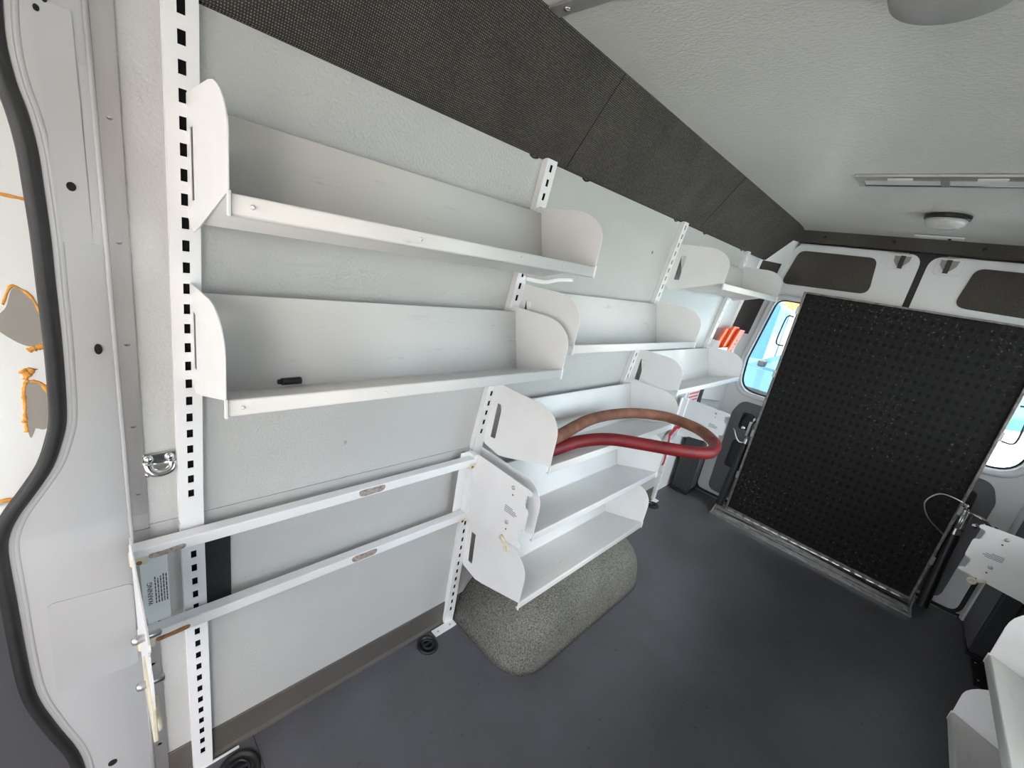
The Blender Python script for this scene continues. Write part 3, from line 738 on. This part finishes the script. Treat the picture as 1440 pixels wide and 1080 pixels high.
# white cover piece above the bin
g = G(); g.plate(roundpoly([(2.765, 1.30), (3.055, 1.28), (3.055, 1.77), (2.765, 1.77)], 0.02), [], WALL, -0.028, -0.01)
struct(g.build('trim_12', 'paint', bevel=0.005))

bn = thing('wall_bin', 'white wall bin holding orange plastic sheets by the rear side window post', 'bin', (2.93, -0.04, 1.09))
g = G(); yb = wy(1.12) - 0.002
g.box(2.76, 3.10, yb - 0.075, yb - 0.072, 1.105, 1.175).box(2.76, 3.10, yb - 0.075, yb + 0.02, 1.102, 1.105).box(2.758, 2.761, yb - 0.075, yb + 0.02, 1.102, 1.22).box(3.10, 3.103, yb - 0.075, yb + 0.02, 1.102, 1.22)
g.build('tray', 'powder', bn)
spec = [(2.79, 0.008, 1.305), (2.865, -0.010, 1.322), (2.945, -0.030, 1.305)]
desc = ['orange plastic sheet, deepest in the white wall bin', 'orange plastic sheet, in the middle of the white wall bin', 'orange plastic sheet with red marks, at the front of the white wall bin']
for i, (x, oy, zt) in enumerate(spec):
    pts = roundpoly([(x, 1.108), (x + 0.10, 1.108), (x + 0.155, zt - 0.006), (x + 0.035, zt)], 0.010, 4)
    o = G(); o.plate(pts, [], lambda px, pz, w, oy=oy: (px, wy(pz) - 0.03 + oy - w - (pz - 1.1) * 0.06, pz), 0, 0.014)
    e = o.build('plastic_sheet', 'orange', bevel=0.003)
    tag(e, desc[i], 'plastic sheet', 'orange plastic sheets in the wall bin')
    if i == 2:
        g2 = G()
        for r in range(4):
            zz = 1.15 + r * 0.026
            g2.tube(catmull([(px, wy(zz) - 0.03 + oy - 0.0152 - (zz - 1.1) * 0.06, zz + 0.006 * math.sin(px * 300)) for px in (x + 0.06, x + 0.07, x + 0.08, x + 0.088)], 3), 0.0015, 6)
        g2.build('red_marks', 'redink', e)
lb = thing('wall_label', 'white label with red print on the wall behind the bracket plate near the rear door', 'label', (2.93, -0.001, 0.80))
G().box(2.80, 2.995, -0.006, -0.003, 0.72, 0.87).build('sheet', 'sticker', lb)
g = G(); random.seed(3)
for r, z in enumerate((0.838, 0.812, 0.786, 0.76)):
    x = 2.815
    while x < 2.975:
        w = 0.012 + 0.012 * random.random()
        g.box(x, x + w, -0.0066, -0.006, z - 0.008, z + 0.006); x += w + 0.006
g.build('red_print', 'redink', lb)
def column(mirror, label):
    f = MIR if mirror else (lambda y: y)
    t = thing('corner_box', label, 'box', (3.12, f(-0.05), 0))
    G().box(3.025, 3.20, f(-0.002), f(-0.125), 0.022, 0.56).build('housing', 'darktrim', t, bevel=0.012, seg=3)
    G().box(3.02, 3.205, f(-0.002), f(-0.132), 0.0, 0.022).build('base', 'black', t, bevel=0.006)
    G().box(3.10, 3.20, f(-0.122), f(-0.1275), 0.03, 0.55).build('lit_side', 'greytrim', t, bevel=0.003)  # paler face: light from the aisle is put into its colour
    return t
column(False, 'dark grey upright plastic box on the floor at the driver side rear corner')
t = thing('corner_box', 'dark grey upright plastic box on the floor at the passenger side rear corner', 'box', (2.98, MIR(-0.05), 0))
G().box(2.87, 3.20, MIR(-0.013), MIR(-0.085), 0.02, 0.72).build('housing', 'darktrim', t, bevel=0.01, seg=3)
G().box(2.90, 3.20, MIR(-0.080), MIR(-0.088), 0.02, 0.72).build('lit_side', 'greytrim', t, bevel=0.002)  # lighter grey paints the lit face of the box
G().box(2.868, 3.19, MIR(-0.013), MIR(-0.092), 0.0, 0.02).build('base', 'black', t, bevel=0.004)
# black shelf leg bracket on the floor
lg = thing('floor_bracket', 'small black floor bracket with two screws beside the passenger side shelves', 'bracket', (2.75, MIR(-0.06), 0))
G().box(2.62, 2.84, MIR(-0.02), MIR(-0.075), 0.0, 0.012).build('base', 'black', lg, bevel=0.003)
G().box(2.62, 2.84, MIR(-0.014), MIR(-0.03), 0.012, 0.12).build('upstand', 'black', lg, bevel=0.003)
for x in (2.66, 2.81): G().lathe([(0, 0.005), (0.006, 0.004), (0.008, 0)], (x, MIR(-0.058), 0.012), 12).build('screw', 'chrome', lg, smooth=True)
# red strap
st = catmull([(2.60, -0.035, 0.545), (2.63, -0.05, 0.600), (2.645, -0.06, 0.61), (2.662, -0.062, 0.60)], 6)
g = G().tube(st, 0.012, 8, flat=0.2); g.tube(catmull([(2.60, -0.035, 0.545), (2.585, -0.05, 0.46), (2.575, -0.06, 0.38), (2.56, -0.06, 0.34)], 6), 0.012, 8, flat=0.25)
tag(g.build('strap', 'red', smooth=True), 'red webbing strap hanging behind the hose near the rear upright', 'strap')

# ------------------------------------------------------------------ rear doors
def rear_door(mirror, nm, wn):
    f = MIR if mirror else (lambda y: y)
    X = lambda y, z, w: (XR + w, f(y), z)
    out = roundpoly([(-0.108, 0.02), (-0.105, 0.85), (-0.128, 1.35), (-0.195, 1.80), (-0.245, 1.915), (-0.866, 1.915), (-0.866, 0.02)], [0.06, 0, 0, 0.06, 0.07, 0.07, 0.01], 7)
    win = roundpoly([(-0.175, 0.865), (-0.72, 0.865), (-0.72, 1.548), (-0.225, 1.548), (-0.162, 1.10)], [0.13, 0.08, 0.08, 0.07, 0.25], 8)
    g = G(); g.plate(out, [win], X, 0.0, 0.07)
    d = struct(g.build(nm, 'paint', bevel=0.006, seg=3), 'white rear door on the %s side' % ('passenger' if mirror else 'driver'))
    # raised bright ring around the glass
    c = Vector((-0.45, 1.2))
    ringp = [(XR - 0.002, f(p[0] + (p[0] - c.x) * 0.06), p[1] + (p[1] - c.y) * 0.05) for p in win]
    G().tube(ringp, 0.018, 10, closed=True).build('window_surround', 'paint', d, smooth=True)
    G().tube([(XR + 0.045, f(p[0]), p[1]) for p in win], 0.009, 8, closed=True).build('window_seal', 'rubber', d, smooth=True)
    gl = G(); gl.plate(win, [], X, 0.050, 0.054)
    struct(gl.build(wn, 'glass'))
    o = G(); o.plate(roundpoly([(-0.262, 1.872), (-0.672, 1.872), (-0.695, 1.660), (-0.215, 1.650)], [0.05, 0.045, 0.05, 0.035], 6), [], X, -0.006, 0.004)
    o.build('cloth_panel', 'panelcloth', d, bevel=0.005)['label'] = 'dark cloth panel'
    # lower moulded trim with two pockets
    lo = roundpoly([(-0.205, 0.052), (-0.80, 0.045), (-0.80, 0.80), (-0.235, 0.80), (-0.195, 0.70)], [0.06, 0.05, 0.05, 0.07, 0.1], 6)
    pk = [roundpoly([(-0.270, 0.60), (-0.345, 0.60), (-0.345, 0.72), (-0.275, 0.72)], 0.018, 4), roundpoly([(-0.265, 0.29), (-0.385, 0.29), (-0.385, 0.50), (-0.270, 0.50)], 0.02, 4)]
    g = G(); g.plate(lo, pk, X, -0.022, 0.002)
    tr = g.build('door_trim', 'greytrim', d, bevel=0.008, seg=3)
    tr['label'] = 'grey moulded trim'
    for p in pk:
        G().tube([(XR - 0.0235, f(a), b) for a, b in p], 0.006, 8, closed=True).build('pocket_rim', 'darktrim', tr, smooth=True)
        o = G(); o.plate(p, [], X, -0.004, 0.0025); o.build('pocket', 'darktrim', tr)
    # upper latch: recessed plate with a black tongue
    yl = -0.782
    o = G(); o.plate(roundpoly([(yl + 0.058, 1.912), (yl - 0.052, 1.912), (yl - 0.052, 1.818), (yl + 0.058, 1.818)], 0.018, 4), [], X, -0.006, 0.002)
    la = o.build('latch', 'paint', d, bevel=0.004)
    o = G(); o.plate(roundpoly([(yl + 0.038, 1.900), (yl - 0.038, 1.900), (yl - 0.036, 1.872), (yl - 0.014, 1.842), (yl + 0.014, 1.842), (yl + 0.034, 1.868)], 0.006, 3), [], X, -0.010, -0.005)
    o.build('latch_plate', 'latchgrey', la, bevel=0.001)
    G().box(XR - 0.018, XR - 0.004, f(yl + 0.009), f(yl - 0.013), 1.828, 1.900).build('latch_tongue', 'black', la, bevel=0.002)
    G().box(XR - 0.018, XR - 0.002, f(yl + 0.034), f(yl - 0.034), 1.897, 1.908).build('latch_cap', 'sticker', la, bevel=0.003)
    # black bottom seal and sill
    G().tube([(XR - 0.006, f(a), b) for a, b in roundpoly([(-0.112, 0.30), (-0.112, 0.010), (-0.866, 0.010)], [0, 0.06, 0], 6)], 0.010, 8).build('bottom_seal', 'rubber', d, smooth=True)
    return d
rear_door(False, 'door_1', 'window_1'); rear_door(True, 'door_2', 'window_2')
G_ = G().box(XR + 0.030, XR + 0.06, -0.80, MIR(-0.80), 0.02, 1.925); struct(G_.build('trim_13', 'rubber'))
G_ = G().box(XR - 0.022, XR - 0.008, -0.108, MIR(-0.108), 0.0, 0.006); struct(G_.build('trim_14', 'bare'))
G_ = G().box(XR - 0.008, XR + 0.07, -0.05, MIR(-0.05), -0.05, 0.019); struct(G_.build('trim_15', 'rubber'))
G_ = G().box(3.325, 3.37, 0.1, MIR(0.1), 1.80, 2.06); struct(G_.build('trim_16', 'paint'))  # unseen board behind the header, added to block sun leaking past the doors

# ------------------------------------------------------------------ folded wheelchair ramp
rp = thing('wheelchair_ramp', 'folded wheelchair ramp with black grit deck standing upright against the rear doors', 'ramp', (3.05, -0.91, 0))
YL, YR_ = -0.418, -1.432
G().box(3.050, 3.072, YL, YR_, 0.055, 1.605).build('deck', 'deck', rp)
def rail(y0, y1, z0, z1, nm='side_rail'):
    return G().box(3.040, 3.080, y0, y1, z0, z1).build(nm, 'rail', rp, bevel=0.003)
rl = rail(YL - 0.002, YL + 0.012, 0.05, 1.612); rr = rail(YR_ - 0.012, YR_ + 0.002, 0.05, 1.612); rail(YL - 0.003, YR_ + 0.003, 1.603, 1.613, 'top_rail')
rail(YL - 0.001, YR_ + 0.001, 0.050, 0.066, 'bottom_rail')
for y in (YL + 0.004, YR_ - 0.004):
    s = 1 if y > -0.9 else -1
    for z in (0.30, 0.62, 1.05, 1.47):
        G().box(3.035, 3.042, y, y + s * 0.014, z, z + 0.05).build('rail_clip', 'steel', rp, bevel=0.002)
# base: floor angle, upstand, hinge knuckles, end gussets
G().box(2.945, 3.085, -0.345, -1.462, 0.0, 0.006).box(2.945, 2.952, -0.345, -1.462, 0.006, 0.014).box(2.995, 3.0, -0.36, -1.45, 0.006, 0.022).box(3.079, 3.085, -0.345, -1.462, 0.006, 0.055).build('base_plate', 'bare', rp, bevel=0.0015)
n = 17
for i in range(n):
    y0 = YL - 0.012 - (YL - YR_ - 0.03) * i / n; y1 = y0 - (YL - YR_ - 0.03) / n * 0.62
    G().cyl((3.040, y0, 0.046), (3.040, y1, 0.046), 0.011, 12).build('hinge_knuckle', 'bare', rp, smooth=True, autosmooth=40)
G().cyl((3.040, YL, 0.046), (3.040, YR_, 0.046), 0.0055, 10).build('hinge_pin', 'steel', rp, smooth=True)
for y in (-0.352, -1.452):
    o = G(); o.plate([(2.950, 0.004), (3.082, 0.004), (3.082, 0.085), (3.055, 0.085)], [], lambda x, z, w, y=y: (x, y + w, z), 0, 0.007); o.build('gusset', 'bare', rp, bevel=0.001)
    o = G().box(2.965, 3.02, y - 0.02 if y > -1 else y + 0.007, y if y > -1 else y + 0.03, 0.006, 0.02).build('corner_block', 'steel', rp, bevel=0.003)
def strut(y, zt, ztop, dy):
    a = Vector((3.028, y, 0.06)); d = Vector((0.055, dy, zt - 0.06))
    b = a + d; c = b + d.normalized() * (ztop - zt)
    s = G().cyl(a, b, 0.026, 18).build('gas_strut', 'black', rp, smooth=True, autosmooth=40)
    G().cyl(b - d.normalized() * 0.008, b + d.normalized() * 0.035, 0.020, 16).build('strut_collar', 'chrome', s, smooth=True, autosmooth=40)
    G().cyl(b, c, 0.010, 14).build('strut_rod', 'bare', s, smooth=True)
    G().lathe([(0, -0.012), (0.016, -0.01), (0.02, 0), (0.016, 0.01), (0, 0.012)], c, 14, 'y').build('rod_eye', 'chrome', s, smooth=True)
    return b, c
b, c = strut(-0.368, 0.545, 0.72, -0.012)
pth = catmull([b + Vector((-0.015, 0.01, 0.005)), b + Vector((-0.03, 0.035, 0.005)), b + Vector((-0.035, 0.06, 0.03)), b + Vector((-0.03, 0.085, 0.07)), b + Vector((-0.015, 0.10, 0.075))], 8)
G().tube(pth, 0.004, 8).build('cable', 'steel', rp, smooth=True)
b, c = strut(-1.486, 0.50, 0.66, 0.018)
pth = catmull([b + Vector((-0.03, 0.03, -0.02)), b + Vector((-0.06, 0.12, 0.05)), b + Vector((-0.07, 0.16, 0.13)), b + Vector((-0.06, 0.12, 0.20)), b + Vector((-0.04, 0.03, 0.19)), b + Vector((-0.01, 0.01, 0.16))], 8)
G().tube(pth, 0.0035, 8).build('cable', 'steel', rp, smooth=True)
# latches on both rails
for y, z, s in ((-0.392, 0.66, 1), (-1.468, 0.60, -1)):
    la = G().box(3.02, 3.075, y, y + s * 0.020, z - 0.05, z + 0.06).build('ramp_latch', 'chrome', rp, bevel=0.004)
    if s < 0: G().tube(catmull([(3.04, y + s * 0.02, z + 0.05), (3.03, y + s * 0.06, z + 0.045), (3.05, y + s * 0.10, z + 0.015), (3.06, y + s * 0.12, z + 0.02)], 6), 0.008, 8).build('latch_lever', 'chrome', la, smooth=True)
    G().lathe([(0, 0.014), (0.012, 0.012), (0.014, 0), (0.012, -0.012), (0, -0.014)], (3.03, y + s * 0.045, z + 0.0), 12, 'x').build('latch_knob', 'chrome', la, smooth=True)
# wire clips at the deck edges
for y, z, s in ((YL + 0.020, 1.36, 1), (YR_ - 0.020, 1.15, -1)):
    w = [(3.06, y, z + 0.09), (3.06, y + s * 0.035, z + 0.085), (3.06, y + s * 0.045, z), (3.06, y + s * 0.045, z - 0.09), (3.06, y + s * 0.010, z - 0.10), (3.06, y, z - 0.095)]
    G().tube(catmull(w, 5), 0.0045, 8).build('wire_clip', 'darktrim', rp, smooth=True)

# ------------------------------------------------------------------ ceiling fittings
def dome(x, y, r, label, rim='black', lens='lensreflect'):
    t = thing('dome_lamp', label, 'lamp', (x, y, ZC - 0.05), 'round dome lamps on the ceiling')
    G().lathe([(0, 0.0), (r, -0.0003), (r * 1.02, -0.005), (r * 1.0, -0.015), (r * 0.93, -0.018), (0, -0.017)], (x, y, ZC - 0.0015), 40).build('rim', rim, t, smooth=True, autosmooth=40)
    G().lathe([(r * 0.92, -0.0175), (r * 0.915, -0.028), (r * 0.85, -0.040), (r * 0.6, -0.050), (r * 0.3, -0.054), (0.0, -0.055)], (x, y, ZC - 0.0015), 40).build('lens', lens, t, smooth=True)
    G().lathe([(0, -0.0185), (r * 0.8, -0.0185), (r * 0.76, -0.026), (r * 0.3, -0.03), (0, -0.034)], (x, y, ZC - 0.0015), 32).build('reflector', 'lampwhite', t, smooth=True)
dome(2.585, -0.922, 0.078, 'round dome lamp with black rim on the ceiling ahead of the rear doors')
dome(0.79, -0.90, 0.088, 'round grey dome lamp without a black rim, high on the ceiling toward the front', 'lampgrey', 'lampgrey')
vt = thing('ceiling_vent', 'long metal framed slot panel set across the ceiling', 'ceiling panel', (1.98, -0.9, ZC))
x0, x1, y0, y1 = 1.905, 2.065, -0.655, -1.16
G().box(x0, x0 + 0.055, y0, y1, ZC - 0.010, ZC - 0.0005).box(x1 - 0.012, x1, y0, y1, ZC - 0.006, ZC - 0.0005).box(x0 + 0.055, x1 - 0.012, y0, y0 - 0.02, ZC - 0.006, ZC - 0.0005).box(x0 + 0.055, x1 - 0.012, y0 - 0.235, y0 - 0.26, ZC - 0.006, ZC - 0.0005).build('frame', 'alu', vt, bevel=0.002)
for ya, yb in ((y0 - 0.02, y0 - 0.235), (y0 - 0.26, y1)):
    G().box(x0 + 0.055, x1 - 0.012, ya, yb, ZC - 0.0025, ZC - 0.0005).build('panel', 'lampwhite', vt)
for y in (y0 - 0.13, y0 - 0.36):
    G().box(x0 + 0.02, x0 + 0.045, y + 0.035, y - 0.035, ZC - 0.013, ZC - 0.010).build('clip', 'sticker', vt, bevel=0.001)
g = G().box(0.602, 0.640, -0.262, -0.98, ZC - 0.006, ZC - 0.0005)
o = tag(g.build('roof_strip', 'alu', bevel=0.002), 'bare metal strip across the ceiling starting at the dark headliner', 'metal strip')
G().lathe([(0, -0.004), (0.007, -0.002), (0.009, 0)], (0.621, -0.30, ZC - 0.006), 12).build('screw', 'chrome', o, smooth=True)
pl = G().box(3.09, 3.15, -0.80, -1.00, ZC - 0.014, ZC - 0.006).build('cover_plate', 'sticker', bevel=0.002)
tag(pl, 'small white cover plate with a black screw on the ceiling edge behind the dome lamp', 'cover plate')
G().lathe([(0, -0.010), (0.006, -0.008), (0.007, 0)], (3.12, -0.945, ZC - 0.014), 10).build('screw', 'black', pl, smooth=True)

# ------------------------------------------------------------------ outside, seen through the rear windows
GZ = -0.62
struct(G().box(-30, 60, -40, 40, GZ - 0.1, GZ).build('ground', 'asphalt'))
def car(label, xs, yf, paint, length=4.4, height=1.5, width=1.75, facing=1, name='car', cat='car'):
    # side of the car faces the van at x=xs; its nose points to +y (facing=1)
    t = thing(name, label, cat, (xs + width / 2, yf, GZ))
    s = facing
    body = [(0.05, 0.35), (0.0, 0.55), (0.08, 0.80), (0.25, 0.88), (1.15, 0.98), (1.35, 0.98), (length - 0.9, 1.02), (length - 0.1, 0.98), (length, 0.75), (length - 0.02, 0.4), (length - 0.3, 0.28), (0.35, 0.26)]
    body = [(a, b * height / 1.5) for a, b in body]
    cab = [(1.05, 0.95), (1.35, 1.05), (1.95, 1.44), (2.3, 1.5), (3.0, 1.49), (3.45, 1.36), (4.0, 1.0)]
    cab = [(a * length / 4.4, b * height / 1.5) for a, b in cab]
    fn = lambda a, b, w: (xs + w, yf - s * a, GZ + b)
    g = G(); g.plate(roundpoly(body, 0.08, 3), [], fn, 0, width); bd = g.build('body', paint, t, bevel=0.05, seg=3)
    g = G(); g.plate(roundpoly(cab, 0.06, 3), [], fn, 0.09, width - 0.09); g.build('cabin', paint, t, bevel=0.05, seg=3)
    k = length / 4.4; h = height / 1.5
    for w in ([(1.50, 1.04), (1.98, 1.37), (2.42, 1.42), (2.46, 1.04)], [(2.54, 1.04), (2.52, 1.42), (2.98, 1.42), (3.38, 1.28), (3.60, 1.04)]):
        g = G(); g.plate(roundpoly([(a * k, b * h) for a, b in w], 0.04, 3), [], fn, 0.075, 0.1); g.build('window', 'carglass', t)
    for a in (0.85 * k, length - 0.95):
        g = G(); g.lathe([(0.10, -0.02), (0.31, 0.0), (0.33, 0.05), (0.33, 0.17), (0.3, 0.2), (0, 0.2)], (xs - 0.01, yf - s * a, GZ + 0.33), 24, 'x'); wh = g.build('wheel', 'tyre', t, smooth=True)
        g = G(); g.lathe([(0, -0.03), (0.17, -0.025), (0.2, 0.0), (0, 0.02)], (xs - 0.01, yf - s * a, GZ + 0.33), 16, 'x'); g.build('hub_cap', 'steel', wh, smooth=True)
    g = G().box(xs - 0.16, xs + 0.02, yf - s * 1.50 * k, yf - s * 1.62 * k, GZ + 1.05 * h, GZ + 1.17 * h); g.build('mirror', 'tyre', t, bevel=0.03)
    G().box(xs - 0.006, xs + 0.01, yf - s * 1.4 * k, yf - s * 3.3 * k, GZ + 0.27 * h, GZ + 0.62 * h).build('sill_strip', 'tyre', t, bevel=0.004)
    return t
car('pale blue car parked outside, its door mirror seen through the driver side rear window', 8.5, 2.45, 'carblue', height=1.5)
car('white van parked close behind the van, seen through the passenger side rear window', 4.4, -0.95, 'carwhite', length=5.0, height=2.15, name='van', cat='van')
car('blue car parked beyond the white one, filling the passenger side rear window above it', 6.62, 0.1, 'carblue', length=4.5, height=1.85)
vn = thing('van', 'deep blue van parked behind the pale blue car outside', 'van', (14.4, 2.9, GZ))
fn = lambda a, b, w: (13.5 + w, a, GZ + b)
g = G(); g.plate(roundpoly([(5.4, 0.3), (5.4, 1.1), (4.6, 1.3), (4.0, 2.15), (2.05, 2.2), (2.05, 0.3)], 0.1, 4), [], fn, 0, 1.9); g.build('body', 'vanblue', vn, bevel=0.05)
g = G(); g.plate(roundpoly([(4.2, 1.3), (3.8, 1.95), (3.0, 1.97), (3.0, 1.3)], 0.05, 3), [], fn, -0.01, 0.02); g.build('window', 'carglass', vn)
for y in (4.5, 2.6):
    g = G(); g.lathe([(0.1, -0.02), (0.34, 0), (0.34, 0.2), (0, 0.2)], (13.49, y, GZ + 0.34), 20, 'x'); g.build('wheel', 'tyre', vn, smooth=True)
sg = thing('roadside_sign', 'round orange sign on a post outside, seen through the driver side rear window', 'sign', (14.0, 1.85, GZ))
G().cyl((14.0, 1.85, GZ), (14.0, 1.85, 1.5), 0.05, 10).build('post', 'steel', sg, smooth=True)
G().lathe([(0, -0.02), (0.28, -0.02), (0.3, 0), (0.28, 0.02), (0, 0.02)], (13.93, 1.85, 1.80), 24, 'x').build('disc', 'signorange', sg)
bl = thing('building', 'white building with an orange fascia far outside the rear window', 'building', (24, 0, GZ))
G().box(24, 30, -14, 16, GZ, 4.5).build('wall', 'carwhite', bl)
G().box(23.9, 24.0, -14, 16, 2.3, 2.75).build('fascia', 'signorange', bl)
for y in range(-12, 15, 4): G().box(23.95, 24.0, y, y + 2, 0.2, 1.7).build('window', 'teal', bl)

# ------------------------------------------------------------------ light: unseen openings put in the cab and passenger side let in the day
w = bpy.data.worlds.new('World'); sc.world = w; w.use_nodes = True
nt = w.node_tree; bg = nt.nodes['Background']
sky = nt.nodes.new('ShaderNodeTexSky'); sky.sky_type = 'NISHITA'
sky.sun_disc = False; sky.sun_elevation = math.radians(48); sky.sun_rotation = math.radians(200); sky.air_density = 1.0; sky.dust_density = 3.0; sky.ozone_density = 1.0
mixc = nt.nodes.new('ShaderNodeMix'); mixc.data_type = 'RGBA'; mixc.inputs[0].default_value = 0.55
nt.links.new(sky.outputs[0], mixc.inputs['A']); mixc.inputs['B'].default_value = (5.5, 5.4, 5.35, 1)
nt.links.new(mixc.outputs['Result'], bg.inputs[0]); bg.inputs[1].default_value = 0.44
def sun(rot, energy, angle, col):
    l = bpy.data.lights.new('sun', 'SUN'); l.energy = energy; l.angle = angle; l.color = col
    o = bpy.data.objects.new('sun', l); COL.objects.link(o); o.rotation_euler = rot; return o
so = sun((0, 0, 0), 13.0, math.radians(0.8), (1.0, 0.95, 0.86))
d = Vector((0.10, -0.05, -1.0))   # sun almost overhead, a little from the front on the driver side
so.rotation_euler = d.to_track_quat('-Z', 'Y').to_euler()

# ------------------------------------------------------------------ camera
cam = bpy.data.cameras.new('camera'); co = bpy.data.objects.new('camera', cam); COL.objects.link(co)
RR = [[0.7015466625366919, -0.6910961927813648, 0.1738342101153169], [-0.08202791121997285, -0.3206275963128674, -0.943646844038341], [0.7078867862912677, 0.6477530368942589, -0.281624397256457]]
right, down, fwd = (Vector(r) for r in RR)
m4 = Matrix.Identity(4)
for i in range(3):
    m4[i][0] = right[i]; m4[i][1] = -down[i]; m4[i][2] = -fwd[i]
m4.translation = Vector((-0.13865, -1.03295, 1.49124))
co.matrix_world = m4
cam.sensor_fit = 'HORIZONTAL'; cam.sensor_width = 36.0; cam.lens = 592.342 / 1440 * 36.0
cam.clip_start = 0.01; cam.clip_end = 200
sc.camera = co
sc.view_settings.view_transform = 'Standard'; sc.view_settings.look = 'None'; sc.view_settings.gamma = 1.0; sc.view_settings.use_curve_mapping = False
sc.view_settings.exposure = 1.58
